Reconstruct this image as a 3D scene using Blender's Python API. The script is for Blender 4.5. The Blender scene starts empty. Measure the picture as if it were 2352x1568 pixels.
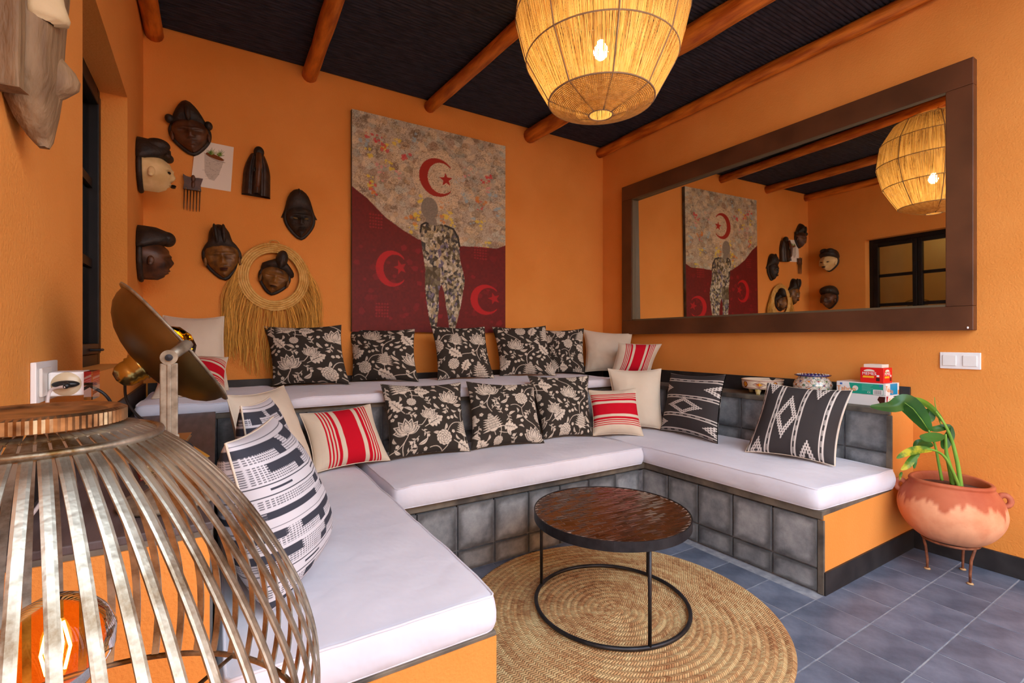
import bpy, math, random
import numpy as np
from mathutils import Vector, Matrix, noise

# ---------------------------------------------------------------- camera, sky, exposure
FPX, CXP, HYP, EYE = 1103.0, 1176.0, 778.0, 1.10
YAW = math.atan2(677, 1103)
scn = bpy.context.scene
col = scn.collection
cam = bpy.data.cameras.new('camera')
cam.sensor_width = 36.0
cam.lens = FPX / 2352 * 36
cam.shift_y = -6 / 2352
cam.clip_start = 0.02
camo = bpy.data.objects.new('camera', cam)
col.objects.link(camo)
camo.location = (0, 0, EYE)
camo.rotation_euler = (math.pi / 2, 0, -YAW)
scn.camera = camo

SKY_STRENGTH = 7.3
w = bpy.data.worlds.new('sky')
scn.world = w
w.use_nodes = True
bg = w.node_tree.nodes['Background']
bg.inputs[0].default_value = (0.76, 0.87, 1.0, 1)
bg.inputs[1].default_value = SKY_STRENGTH
scn.view_settings.view_transform = 'Standard'
scn.view_settings.look = 'None'
scn.view_settings.exposure = 0.0
scn.view_settings.gamma = 1.0
scn.view_settings.use_curve_mapping = False

XR, YB, ZC = 3.142, 3.458, 2.914          # right wall, back wall, ceiling
rnd = random.Random(5)
nrs = np.random.RandomState(7)

def xl(y):                                 # the left wall leans a little off square
    return -0.362 + max(0.0, 3.458 - max(y, 1.85)) * 0.0168
FW = Vector((math.sin(YAW), math.cos(YAW), 0)); RT = Vector((math.cos(YAW), -math.sin(YAW), 0))
def ray(px, py): return FW + RT * ((px - CXP) / FPX) + Vector((0, 0, (HYP - py) / FPX))
def at(px, py, t): return Vector((0, 0, EYE)) + ray(px, py) * t
def onz(px, py, z):
    d = ray(px, py); return Vector((0, 0, EYE)) + d * ((z - EYE) / d.z)
def onx(px, py, x):
    d = ray(px, py); return Vector((0, 0, EYE)) + d * (x / d.x)
def ony(px, py, y):
    d = ray(px, py); return Vector((0, 0, EYE)) + d * (y / d.y)

# ---------------------------------------------------------------- materials
def srgb(r, g, b):
    f = lambda c: (c / 255 / 12.92) if c / 255 <= 0.04045 else ((c / 255 + 0.055) / 1.055) ** 2.4
    return (f(r), f(g), f(b), 1)
MATS = {}
def mat(name, c1, c2=None, rough=0.7, metal=0.0, scale=8.0, detail=4.0, bump=0.0, bscale=60.0, stretch=(1, 1, 1),
        lo=0.35, hi=0.65, spec=0.5, attr=None, rand=0.0, trans=0.0, coat=0.0, sheen=0.0, bdist=0.002, nrough=0.5):
    if name in MATS: return MATS[name]
    m = bpy.data.materials.new(name); m.use_nodes = True
    nt = m.node_tree; N = nt.nodes; L = nt.links
    p = N['Principled BSDF']
    p.inputs['Roughness'].default_value = rough
    p.inputs['Metallic'].default_value = metal
    p.inputs['Specular IOR Level'].default_value = spec
    if coat: p.inputs['Coat Weight'].default_value = coat; p.inputs['Coat Roughness'].default_value = 0.15
    if sheen: p.inputs['Sheen Weight'].default_value = sheen
    tc = N.new('ShaderNodeTexCoord')
    mp = N.new('ShaderNodeMapping'); mp.inputs['Scale'].default_value = stretch
    L.new(tc.outputs['Object'], mp.inputs[0])
    ns = N.new('ShaderNodeTexNoise'); ns.inputs['Scale'].default_value = scale; ns.inputs['Detail'].default_value = detail; ns.inputs['Roughness'].default_value = nrough
    L.new(mp.outputs[0], ns.inputs['Vector'])
    cr = N.new('ShaderNodeValToRGB')
    cr.color_ramp.elements[0].position = lo; cr.color_ramp.elements[1].position = hi
    cr.color_ramp.elements[0].color = c1; cr.color_ramp.elements[1].color = c2 or c1
    L.new(ns.outputs['Fac'], cr.inputs[0])
    out = cr.outputs[0]
    if attr:
        a = N.new('ShaderNodeAttribute'); a.attribute_name = attr
        mx = N.new('ShaderNodeMix'); mx.data_type = 'RGBA'; mx.blend_type = 'MULTIPLY'; mx.inputs[0].default_value = 1
        L.new(a.outputs['Color'], mx.inputs[6]); L.new(out, mx.inputs[7]); out = mx.outputs[2]
    if rand:
        oi = N.new('ShaderNodeObjectInfo'); mr = N.new('ShaderNodeMapRange')
        mr.inputs[3].default_value = 1 - rand; mr.inputs[4].default_value = 1 + rand
        L.new(oi.outputs['Random'], mr.inputs[0])
        mx = N.new('ShaderNodeVectorMath'); mx.operation = 'SCALE'
        L.new(out, mx.inputs[0]); L.new(mr.outputs[0], mx.inputs['Scale']); out = mx.outputs[0]
    L.new(out, p.inputs['Base Color'])
    if bump:
        n2 = N.new('ShaderNodeTexNoise'); n2.inputs['Scale'].default_value = bscale; n2.inputs['Detail'].default_value = 3
        L.new(mp.outputs[0], n2.inputs['Vector'])
        b = N.new('ShaderNodeBump'); b.inputs['Strength'].default_value = bump; b.inputs['Distance'].default_value = bdist
        L.new(n2.outputs['Fac'], b.inputs['Height']); L.new(b.outputs[0], p.inputs['Normal'])
    if trans:
        tr = N.new('ShaderNodeBsdfTranslucent'); L.new(out, tr.inputs[0])
        ms = N.new('ShaderNodeMixShader'); ms.inputs[0].default_value = trans
        L.new(p.outputs[0], ms.inputs[1]); L.new(tr.outputs[0], ms.inputs[2])
        L.new(ms.outputs[0], N['Material Output'].inputs[0])
    MATS[name] = m
    return m
def emit(name, c, s):
    m = bpy.data.materials.new(name); m.use_nodes = True
    p = m.node_tree.nodes['Principled BSDF']
    p.inputs['Base Color'].default_value = c
    p.inputs['Emission Color'].default_value = c; p.inputs['Emission Strength'].default_value = s
    return m
def thin_glass(name, c, gloss=0.12, opac=0.0):
    m = bpy.data.materials.new(name); m.use_nodes = True
    nt = m.node_tree; N = nt.nodes; L = nt.links; N.remove(N['Principled BSDF'])
    t = N.new('ShaderNodeBsdfTransparent'); t.inputs[0].default_value = c
    g = N.new('ShaderNodeBsdfGlossy'); g.inputs['Roughness'].default_value = 0.03
    f = N.new('ShaderNodeFresnel'); f.inputs[0].default_value = 1.5
    f.inputs[0].default_value = 1.0 + 4 * gloss; s = N.new('ShaderNodeMixShader'); L.new(f.outputs[0], s.inputs[0]); L.new(t.outputs[0], s.inputs[1]); L.new(g.outputs[0], s.inputs[2])
    L.new(s.outputs[0], N['Material Output'].inputs[0])
    return m

M_wall = mat('ochre_plaster', srgb(221, 141, 64), srgb(229, 150, 73), rough=0.85, scale=2.2, bump=0.7, bscale=130, bdist=0.003, spec=0.2)
M_black = mat('black_skirting', srgb(26, 26, 28), srgb(44, 43, 44), rough=0.5, scale=14)
M_slab = mat('grey_slab', srgb(66, 62, 58), srgb(118, 108, 94), rough=0.7, scale=9, bump=0.4, bscale=70)
M_grout = mat('pale_grout', srgb(92, 94, 100), srgb(122, 122, 124), rough=0.9, scale=30)
M_fgrout = mat('floor_grout', srgb(128, 132, 142), srgb(156, 158, 164), rough=0.9, scale=30)
M_floor = mat('slate_blue_tile', srgb(70, 80, 98), srgb(112, 120, 138), rough=0.42, scale=6, detail=9, rand=0.12, nrough=0.66, bump=0.15, bscale=25)
M_reed = mat('black_reed', srgb(36, 34, 40), srgb(56, 53, 60), rough=0.8, scale=12, stretch=(1, 6, 1), spec=0.2)
M_log = mat('varnished_log', srgb(160, 74, 14), srgb(222, 128, 42), rough=0.38, scale=5, stretch=(6, 1, 6), detail=7, bump=0.5, bscale=22, bdist=0.006)
M_cotton = mat('white_cotton', srgb(216, 216, 228), srgb(226, 226, 236), rough=0.9, scale=3, bump=0.7, bscale=8, bdist=0.014, sheen=0.2, spec=0.1)
M_cream = mat('cream_linen', srgb(216, 203, 182), srgb(224, 212, 192), rough=0.95, scale=5, bump=0.5, bscale=9, bdist=0.01, spec=0.1)
M_print = mat('printed_cotton', (1, 1, 1, 1), rough=0.95, attr='print', spec=0.1, bump=0.3, bscale=8, bdist=0.008)
M_frame = mat('brown_wood_frame', srgb(74, 42, 22), srgb(98, 58, 34), rough=0.45, scale=4, stretch=(1, 1, 1), detail=8, bump=0.2, bscale=40)
M_darkwood = mat('dark_carved_wood', srgb(34, 20, 12), srgb(66, 40, 24), rough=0.45, scale=14, detail=6, bump=0.5, bscale=50, bdist=0.003)
M_blackwood = mat('blackened_wood', srgb(18, 13, 10), srgb(48, 33, 23), rough=0.6, scale=22, detail=7, bump=0.9, bscale=55, bdist=0.005)
M_redwood = mat('reddish_carved_wood', srgb(46, 25, 14), srgb(96, 58, 34), rough=0.45, scale=16, detail=6, bump=0.5, bscale=50, bdist=0.003)
M_patina = mat('rubbed_ochre_wood', srgb(66, 38, 16), srgb(136, 92, 42), rough=0.4, scale=20, detail=6, bump=0.5, bscale=50, bdist=0.003)
M_kaolin = mat('white_painted_wood', srgb(206, 172, 112), srgb(228, 198, 142), rough=0.75, scale=14, detail=6, bump=0.5, bscale=60, bdist=0.003)
M_palewood = mat('weathered_grey_wood', srgb(104, 76, 48), srgb(150, 118, 82), rough=0.7, scale=7, stretch=(3, 3, 0.6), detail=8, bump=0.8, bscale=30, bdist=0.006)
M_iron = mat('dark_iron', srgb(44, 44, 48), srgb(62, 62, 66), rough=0.45, metal=0.7, scale=20)
M_brass = mat('aged_brass_strip', srgb(92, 66, 34), srgb(188, 182, 166), rough=0.42, metal=0.9, scale=13, detail=9, nrough=0.62, lo=0.40, hi=0.60, bump=0.5, bscale=70)
M_oldbrass = mat('brushed_old_brass', srgb(96, 74, 40), srgb(124, 98, 56), rough=0.42, metal=0.85, scale=6, detail=8)
M_shiny = mat('polished_brass', srgb(170, 146, 84), srgb(190, 168, 104), rough=0.22, metal=1.0, scale=8)
M_steel = mat('pitted_steel', srgb(112, 100, 84), srgb(158, 148, 130), rough=0.45, metal=0.45, scale=40, bump=0.2)
M_raffia = mat('raffia', srgb(204, 158, 82), srgb(226, 184, 110), rough=0.8, scale=30, spec=0.2)
M_tile = None
M_terra = mat('terracotta', srgb(176, 96, 60), srgb(222, 148, 106), rough=0.8, scale=5, detail=7, lo=0.4, hi=0.6, bump=0.5, bscale=30, bdist=0.004)
M_soil = mat('dry_soil', srgb(74, 44, 30), srgb(104, 66, 46), rough=0.95, scale=40, bump=0.8, bscale=60)
M_leaf = mat('green_leaf', srgb(34, 84, 30), srgb(60, 118, 44), rough=0.38, scale=6, detail=5, trans=0.25)
M_stem = mat('green_stem', srgb(92, 146, 44), srgb(140, 184, 74), rough=0.45, scale=6, stretch=(4, 4, 0.5))
M_yleaf = mat('yellowing_leaf', srgb(74, 122, 30), srgb(190, 184, 40), rough=0.5, scale=14, lo=0.5, hi=0.62, trans=0.25)
M_plastic = mat('white_plastic', srgb(236, 234, 232), rough=0.3)
M_blackp = mat('black_plastic', srgb(24, 24, 26), rough=0.4)
M_cable = mat('black_cable', srgb(34, 34, 36), rough=0.5)
M_clearc = mat('pale_clear_cable', srgb(214, 196, 190), rough=0.35)
M_vframe = mat('black_window_paint', srgb(16, 15, 17), srgb(26, 24, 25), rough=0.45, scale=8, spec=0.25)

def concrete_mat():
    m = mat('cement_wall_tile', srgb(92, 97, 104), srgb(164, 167, 168), rough=0.5, scale=8, detail=9, lo=0.28, hi=0.72, rand=0.2, nrough=0.68, bump=0.3, bscale=20, bdist=0.003)
    nt = m.node_tree; N = nt.nodes; L = nt.links
    p = N['Principled BSDF']; src = p.inputs['Base Color'].links[0].from_socket
    oi = N.new('ShaderNodeObjectInfo'); tc = N.new('ShaderNodeTexCoord')
    # each tile gets its own patch of the noise: shift by the object's random number
    for nd in [n for n in N if n.type == 'MAPPING']:
        mul = N.new('ShaderNodeMath'); mul.operation = 'MULTIPLY'; mul.inputs[1].default_value = 37.0
        cb = N.new('ShaderNodeCombineXYZ'); L.new(oi.outputs['Random'], mul.inputs[0])
        L.new(mul.outputs[0], cb.inputs[0]); L.new(mul.outputs[0], cb.inputs[1]); L.new(cb.outputs[0], nd.inputs['Location'])
    a = N.new('ShaderNodeAttribute'); a.attribute_name = 'edge'
    ns = N.new('ShaderNodeTexNoise'); ns.inputs['Scale'].default_value = 16; ns.inputs['Detail'].default_value = 5
    L.new(tc.outputs['Object'], ns.inputs['Vector'])
    ad = N.new('ShaderNodeMath'); ad.operation = 'MULTIPLY_ADD'; ad.inputs[1].default_value = 0.9
    L.new(ns.outputs['Fac'], ad.inputs[0]); L.new(a.outputs['Fac'], ad.inputs[2])
    mr = N.new('ShaderNodeMapRange'); mr.inputs[1].default_value = 0.75; mr.inputs[2].default_value = 1.3
    mr.inputs[3].default_value = 1.0; mr.inputs[4].default_value = 0.42
    L.new(ad.outputs[0], mr.inputs[0])
    sc = N.new('ShaderNodeVectorMath'); sc.operation = 'SCALE'
    L.new(src, sc.inputs[0]); L.new(mr.outputs[0], sc.inputs['Scale']); L.new(sc.outputs[0], p.inputs['Base Color'])
    return m
M_tile = concrete_mat()

# ---------------------------------------------------------------- mesh helpers
class MB:
    def __init__(s): s.v = []; s.f = []; s.c = None
    def add(s, vs, fs):
        o = len(s.v); s.v += [tuple(x) for x in vs]; s.f += [tuple(i + o for i in f) for f in fs]; return s
    def box(s, a, b, mtx=None):
        (x0, y0, z0), (x1, y1, z1) = a, b
        vs = [Vector(p) for p in [(x0,y0,z0),(x1,y0,z0),(x1,y1,z0),(x0,y1,z0),(x0,y0,z1),(x1,y0,z1),(x1,y1,z1),(x0,y1,z1)]]
        if mtx: vs = [mtx @ v for v in vs]
        return s.add(vs, [(0,3,2,1),(4,5,6,7),(0,1,5,4),(1,2,6,5),(2,3,7,6),(3,0,4,7)])
    def prism(s, poly, z0, z1):
        n = len(poly)
        return s.add([(x, y, z0) for x, y in poly] + [(x, y, z1) for x, y in poly],
                     [tuple(range(n))[::-1], tuple(range(n, 2 * n))] + [(i, (i + 1) % n, n + (i + 1) % n, n + i) for i in range(n)])
    def tube(s, pts, r, n=8, closed=False, caps=True, squash=None):
        pts = [Vector(p) for p in pts]; m = len(pts)
        rs = r if isinstance(r, (list, tuple)) else [r] * m
        vs = []; up = None
        for i, p in enumerate(pts):
            a = pts[(i - 1) % m] if (closed or i) else p
            b = pts[(i + 1) % m] if (closed or i < m - 1) else p
            t = (b - a).normalized()
            if up is None: up = t.orthogonal().normalized()
            up = (up - t * up.dot(t)); up = up.normalized() if up.length > 1e-6 else t.orthogonal().normalized()
            sd = t.cross(up)
            for k in range(n):
                an = 2 * math.pi * k / n
                vs.append(p + (up * math.cos(an) + sd * math.sin(an)) * rs[i])
        fs = []
        for i in range(m if closed else m - 1):
            j = (i + 1) % m
            for k in range(n):
                l = (k + 1) % n
                fs.append((i*n+k, i*n+l, j*n+l, j*n+k))
        if caps and not closed: fs += [tuple(range(n))[::-1], tuple((m-1)*n + k for k in range(n))]
        return s.add(vs, fs)
    def lathe(s, prof, n=32, c=(0, 0, 0), mtx=None, caps=False):
        c = Vector(c); vs = []
        for r, z in prof:
            for k in range(n):
                a = 2 * math.pi * k / n
                v = Vector((r * math.cos(a), r * math.sin(a), z))
                vs.append((mtx @ v if mtx else v) + c)
        fs = [(i*n+k, i*n+(k+1) % n, (i+1)*n+(k+1) % n, (i+1)*n+k) for i in range(len(prof)-1) for k in range(n)]
        if caps: fs += [tuple(range(n))[::-1], tuple((len(prof)-1)*n + k for k in range(n))]
        return s.add(vs, fs)
    def ell(s, c, r, rot=None, n=16, m=10):
        c = Vector(c); vs = []
        for i in range(m + 1):
            ph = math.pi * i / m
            for k in range(n):
                a = 2 * math.pi * k / n
                v = Vector((r[0]*math.sin(ph)*math.cos(a), r[1]*math.sin(ph)*math.sin(a), r[2]*math.cos(ph)))
                vs.append(c + (rot @ v if rot else v))
        return s.add(vs, [(i*n+k, (i+1)*n+k, (i+1)*n+(k+1) % n, i*n+(k+1) % n) for i in range(m) for k in range(n)])
    def strip(s, pts, wv, th=None):
        """flat band along pts; wv[i] is the half width vector"""
        o = []; f = []
        for p, q in zip(pts, wv): o += [Vector(p) - Vector(q), Vector(p) + Vector(q)]
        for i in range(len(pts) - 1): f.append((2*i, 2*i+1, 2*i+3, 2*i+2))
        return s.add(o, f)
    def build(s, name, material, parent=None, smooth=False, bevel=0, origin=None, sub=0):
        me = bpy.data.meshes.new(name)
        vs = s.v
        if origin is not None:
            vs = [(a - origin[0], b - origin[1], c_ - origin[2]) for a, b, c_ in vs]
        me.from_pydata(vs, [], s.f); me.validate(); me.update()
        if material: me.materials.append(material)
        if smooth: me.polygons.foreach_set('use_smooth', [True] * len(me.polygons))
        ob = bpy.data.objects.new(name, me); col.objects.link(ob)
        if origin is not None: ob.location = origin
        if parent is not None:
            ob.parent = parent; ob.matrix_parent_inverse = Matrix.Translation(parent.location).inverted() if parent.type == 'EMPTY' or parent.location.length else Matrix()
            if parent.rotation_euler.x or parent.rotation_euler.y or parent.rotation_euler.z: raise ValueError('rotated parent')
        if bevel:
            b = ob.modifiers.new('bevel', 'BEVEL'); b.width = bevel; b.segments = 2; b.limit_method = 'ANGLE'
        if sub:
            b = ob.modifiers.new('sub', 'SUBSURF'); b.levels = sub; b.render_levels = sub
        return ob
def tag(o, label=None, cat=None, group=None, kind=None):
    if label: o['label'] = label
    if cat: o['category'] = cat
    if group: o['group'] = group
    if kind: o['kind'] = kind
    return o
def thing(name, label, cat, loc, group=None):
    o = bpy.data.objects.new(name, None); o.empty_display_size = 0.05; col.objects.link(o); o.location = loc
    return tag(o, label, cat, group)
def setcol(ob, name, arr):
    a = ob.data.color_attributes.new(name, 'FLOAT_COLOR', 'POINT')
    arr = np.asarray(arr, dtype=np.float32)
    if arr.shape[1] == 3: arr = np.hstack([arr, np.ones((len(arr), 1), np.float32)])
    a.data.foreach_set('color', arr.ravel())
def lin(c):
    c = np.asarray(c, float) / 255.0
    return np.where(c <= 0.04045, c / 12.92, ((c + 0.055) / 1.055) ** 2.4)

# ---------------------------------------------------------------- the room
def quad_obj(name, vs, fs, m, kind='structure', parent=None):
    return tag(MB().add(vs, fs).build(name, m, parent), kind=kind) if parent is None else MB().add(vs, fs).build(name, m, parent)
# floor bed + tiles
X0, Y0 = -1.6, -1.6
floor = tag(MB().box((X0 - 2, -4.4, -0.06), (XR + 3, YB + 0.2, -0.0015)).build('floor', M_fgrout), kind='structure')
tile_me = None
GX, GY = 2.3525, 1.057
def tile_mesh(name, w_, h_, th, m, bev=0.004, axes='xy', edge=False):
    """a single slab, centred, with a chamfered face; axes: in plane axes and the face direction"""
    mb = MB(); a, b = w_ / 2, h_ / 2
    ring = [(a, b, 0), (a - bev, b - bev, th)]
    vs = []
    for (x, y, z) in ring: vs += [(-x, -y, z - th), (x, -y, z - th), (x, y, z - th), (-x, y, z - th)]
    fs = [(0,1,5,4),(1,2,6,5),(2,3,7,6),(3,0,4,7)]
    n = 6
    base = len(vs); xs = [(-1 + 2*i/n) for i in range(n+1)]
    ed = [1.0]*8
    for j in range(n+1):
        for i in range(n+1):
            vs.append((xs[i]*(a-bev), xs[j]*(b-bev), 0.0)); ed.append(1.0 if i in (0,n) or j in (0,n) else (0.35 if i in (1,n-1) or j in (1,n-1) else 0.0))
    for j in range(n):
        for i in range(n):
            k = base + j*(n+1)+i; fs.append((k, k+1, k+n+2, k+n+1))
    if axes == 'xz': vs = [(x, -z, y) for x, y, z in vs]        # faces -Y
    if axes == 'yz': vs = [(-z, -x, y) for x, y, z in vs]       # faces -X
    me = bpy.data.meshes.new(name); me.from_pydata(vs, [], fs); me.materials.append(m)
    if edge:
        at_ = me.attributes.new('edge', 'FLOAT', 'POINT'); at_.data.foreach_set('value', ed)
    me.update()
    return me
def place(me, name, loc, parent, rot=None, scale=None):
    o = bpy.data.objects.new(name, me); col.objects.link(o); o.location = loc; o.parent = parent
    o.matrix_parent_inverse = Matrix.Translation(parent.location).inverted()
    if rot: o.rotation_euler = rot
    if scale: o.scale = scale
    return o
fme = tile_mesh('floor_tile', 0.197, 0.197, 0.004, M_floor, 0.0015)
for i in range(-9, 4):
    for j in range(-8, 5):
        cx, cy = GX + 0.1 + 0.2 * i, GY + 0.1 + 0.2 * j
        if cx < 0.62 or (cx > 2.25 and cy > 1.08) or cy > 2.1: continue
        if cx - 0.1 > XR: continue
        sx = 1.0
        if cx + 0.1 > XR: sx = (XR - (cx - 0.1)) / 0.2; cx = (XR + cx - 0.1) / 2
        place(fme, 'tile', (cx, cy, rnd.uniform(-0.0006, 0.0006)), floor, (0, 0, rnd.choice([0, math.pi]) if sx == 1 else 0), (sx, 1, 1))

ye = -0.6                                          # the terrace is open towards the garden behind the camera
tag(MB().box((X0, YB, -0.06), (XR + 0.2, YB + 0.2, ZC + 0.2)).build('wall_back', M_wall), kind='structure')
tag(MB().box((XR, ye - 0.4, -0.06), (XR + 0.2, YB, ZC + 0.2)).build('wall_right', M_wall), kind='structure')
# unseen wall across from the open side, added to block low sky light
tag(MB().box((X0 - 2.2, -4.6, -0.06), (XR + 3.2, -4.4, 2.8)).build('wall_sky_blocker', M_wall), kind='structure')
# left wall with the window niche
N0, N1, NZ0, NZ1, ND = 1.85, 2.797, 0.985, 2.205, 0.105
def left_wall():
    mb = MB()
    def seg(y0, y1, z0, z1): mb.prism([(xl(y0), y0), (xl(y1), y1), (xl(y1) - 0.35, y1), (xl(y0) - 0.35, y0)], z0, z1)
    seg(ye, N0, -0.06, ZC + 0.2); seg(N1, YB, -0.06, ZC + 0.2)
    seg(N0, N1, -0.06, NZ0); seg(N0, N1, NZ1, ZC + 0.2)
    return mb
wl = tag(left_wall().build('wall_left', M_wall), kind='structure')
# window: dark two-leaf casement set into the niche
win = thing('window_1', None, None, (xl(2.3) - 0.12, 2.3, 1.6)); win['kind'] = 'structure'
wx = xl(2.3) - ND
fy0, fy1 = N0, N1
W = MB()
for a, b in (((wx - 0.05, fy0, NZ0), (wx, fy0 + 0.05, NZ1)), ((wx - 0.05, fy1 - 0.05, NZ0), (wx, fy1, NZ1)),
             ((wx - 0.05, fy0 + 0.05, NZ0), (wx, fy1 - 0.05, NZ0 + 0.05)), ((wx - 0.05, fy0 + 0.05, NZ1 - 0.05), (wx, fy1 - 0.05, NZ1))): W.box(a, b)
W.build('window_frame', M_vframe, win, bevel=0.004)
midy = (fy0 + fy1) / 2
for (a, b) in ((fy0 + 0.05, midy), (midy, fy1 - 0.05)):
    c = MB(); x0, x1 = wx - 0.04, wx + 0.012
    c.box((x0, a + 0.002, NZ0 + 0.052), (x1, a + 0.045, NZ1 - 0.052)); c.box((x0, b - 0.045, NZ0 + 0.052), (x1, b - 0.002, NZ1 - 0.052))
    c.box((x0, a + 0.045, NZ0 + 0.052), (x1, b - 0.045, NZ0 + 0.095)); c.box((x0, a + 0.045, NZ1 - 0.095), (x1, b - 0.045, NZ1 - 0.052))
    lf = c.build('casement', M_vframe, win, bevel=0.004)
    zz = [NZ0 + 0.095 + (NZ1 - NZ0 - 0.19) * k / 3 for k in range(4)]
    for k in (1, 2): MB().box((x0 + 0.010, a + 0.045, zz[k] - 0.018), (x0 + 0.030, b - 0.045, zz[k] + 0.018)).build('glazing_bar', M_vframe, lf)
    GL = thin_glass('window_glass', (0.93, 0.9, 0.8, 1))
    for k in range(3): MB().box((x0 + 0.015, a + 0.045, zz[k] + (0.018 if k else 0)), (x0 + 0.019, b - 0.045, zz[k + 1] - (0.018 if k < 2 else 0))).build('pane', GL, lf)
    MB().tube([(x1, (a + b) / 2, NZ0 + 0.07), (x1 + 0.03, (a + b) / 2, NZ0 + 0.07), (x1 + 0.03, (a + b) / 2 + 0.05, NZ0 + 0.07)], 0.006).build('handle', M_iron, lf)
MB().box((wx - 0.06, N0, NZ0 - 0.03), (xl(2.3), N1, NZ0 + 0.003)).build('window_sill', M_wall, win)
# the pale room behind the window
M_room = mat('cream_room_paint', srgb(214, 196, 138), srgb(224, 206, 150), rough=0.9, scale=3)
nb = MB(); bx = wx - 1.15
nb.box((bx - 0.1, 0.6, 0.3), (bx, 4.6, 2.9)); nb.box((bx, 4.5, 0.3), (xl(3) - 0.36, 4.6, 2.9)); nb.box((bx, 0.5, 0.3), (xl(3) - 0.36, 0.6, 2.9))
nb.box((bx, 0.6, 0.2), (xl(3) - 0.36, 4.5, 0.3)); nb.box((bx, 0.6, 2.9), (xl(3) - 0.36, 4.5, 3.0))
tag(nb.build('wall_far', M_room), kind='structure')
# skirtings
def skirt(name, a, b): return tag(MB().box(a, b).build(name, M_black, bevel=0.002), kind='structure')
skirt('baseboard_right', (XR - 0.014, ye - 0.4, 0), (XR, 1.056, 0.098))
skirt('baseboard_ledge_right', (XR - 0.014, 1.066, 0.745), (XR, YB - 0.014, 0.845))
skirt('baseboard_ledge_back', (-0.34, YB - 0.014, 0.745), (XR - 0.014, YB, 0.845))
sl = MB().prism([(xl(1.07), 1.07), (xl(1.07) + 0.014, 1.07), (xl(3.44) + 0.014, 3.44), (xl(3.44), 3.44)], 0.745, 0.845).build('baseboard_ledge_left', M_black); tag(sl, kind='structure')
# ceiling of painted reeds
def reed_ceiling():
    mb = MB(); per = 0.0235; n = int((YB - ye) / per); sg = 6
    xs = [xl(0) - 0.3, 0.6, 1.5, 2.4, XR + 0.1]; vs = []; R_ = []
    for i in range(n):
        for k in range(sg):
            a = math.pi * k / sg
            R_.append((ye + (i + (1 - math.cos(a)) / 2) * per, ZC + 0.004 - 0.0085 * math.sin(a) - 0.001 * (i % 3)))
    R_.append((YB, ZC + 0.004))
    for (y, z) in R_:
        for q, x in enumerate(xs): vs.append((x, y, z + 0.003 * noise.noise((x * 1.3, y * 2, 0)) ))
    m = len(xs)
    fs = [(j*m+i, (j+1)*m+i, (j+1)*m+i+1, j*m+i+1) for j in range(len(R_)-1) for i in range(m-1)]
    mb.add(vs, fs)
    mb.box((xs[0], ye, ZC + 0.02), (XR + 0.1, YB, ZC + 0.2))
    return mb
tag(reed_ceiling().build('ceiling', M_reed, smooth=True), kind='structure')
# roof logs
LOGS = [((-0.315, -0.30), 0.045, 'orange log beam at the ceiling, in the left corner above the carved masks'),
        ((0.531, 0.515), 0.047, 'orange log beam at the ceiling, second from the left wall'),
        ((1.385, 1.62), 0.044, 'orange log beam at the ceiling that runs behind the left of the raffia pendant'),
        ((2.295, 2.40), 0.062, 'thickest orange log beam at the ceiling, just right behind the raffia pendant'),
        ((3.098, 3.098), 0.044, 'long orange log beam running along the top of the mirror wall')]
for (xa, xb), r, lab in LOGS:
    pts = []; rs = []; n = 44
    for i in range(n + 1):
        y = YB - 0.0 - (YB - ye - 0.02) * i / n
        f = i / n
        wob = 0.010 * noise.noise((xa * 3, y * 1.1, 5)); wz = 0.006 * noise.noise((xa, y * 1.3, 9))
        pts.append((xa + (xb - xa) * f + (wob if xa < 3 else -abs(wob) * 0.3), y, ZC - 0.006 - r * 0.96 + wz)); rs.append(r * (1 + 0.10 * noise.noise((xa * 7, y * 3.1, 2))))
    o = MB().tube(pts, rs, 14).build('log_beam', M_log, smooth=True)
    tag(o, lab, 'beam', 'log beams under the reed ceiling')

# ---------------------------------------------------------------- masonry bench
S1, S2, ZS, ZL = 2.05, 2.70, 0.36, 0.745     # seat front y, riser y, seat top, ledge top
XB1, XB2 = 2.215, 2.88                        # right bench front, right riser
XA1, XA2 = 0.60, -0.01                        # left bench front, left riser
bench = thing('masonry_bench', 'U-shaped stepped masonry bench clad in grey cement tiles, ochre at its ends', 'bench', (1.4, 2.6, 0))
core = MB()
core.prism([(XR, 1.07), (XB1 + 0.012, 1.07), (XB1 - 0.02 + 0.012, S1 + 0.012), (XA1, S1 + 0.012), (XA1, 1.07), (-0.34, 1.07), (-0.355, YB), (XR, YB)], 0, ZS - 0.052)
core.prism([(XR, 1.07), (XB2 + 0.01, 1.07), (XB2 + 0.01, S2 + 0.01), (XA2 - 0.01, S2 + 0.01), (XA2 - 0.01, 1.07), (-0.34, 1.07), (-0.355, YB), (XR, YB)], ZS - 0.05, ZL - 0.02)
core.build('tile_backing', M_grout, bench)
e = MB(); e.box((XB1 + 0.002, 1.056, 0.0), (XR - 0.001, 1.07, ZS - 0.020)); e.box((XB2 + 0.002, 1.056, ZS - 0.020), (XR - 0.001, 1.07, ZL)); e.build('end_plaster', M_wall, bench)
e = MB(); e.box((-0.335, 1.056, 0.0), (XA1 + 0.002, 1.07, ZS - 0.010)); e.box((-0.335, 1.056, ZS - 0.010), (XA2 - 0.002, 1.07, ZL - 0.012)); e.build('end_plaster', M_wall, bench)
MB().box((XB1 + 0.001, 1.048, 0), (XR - 0.014, 1.056, 0.098)).build('end_skirting', M_black, bench)
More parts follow.
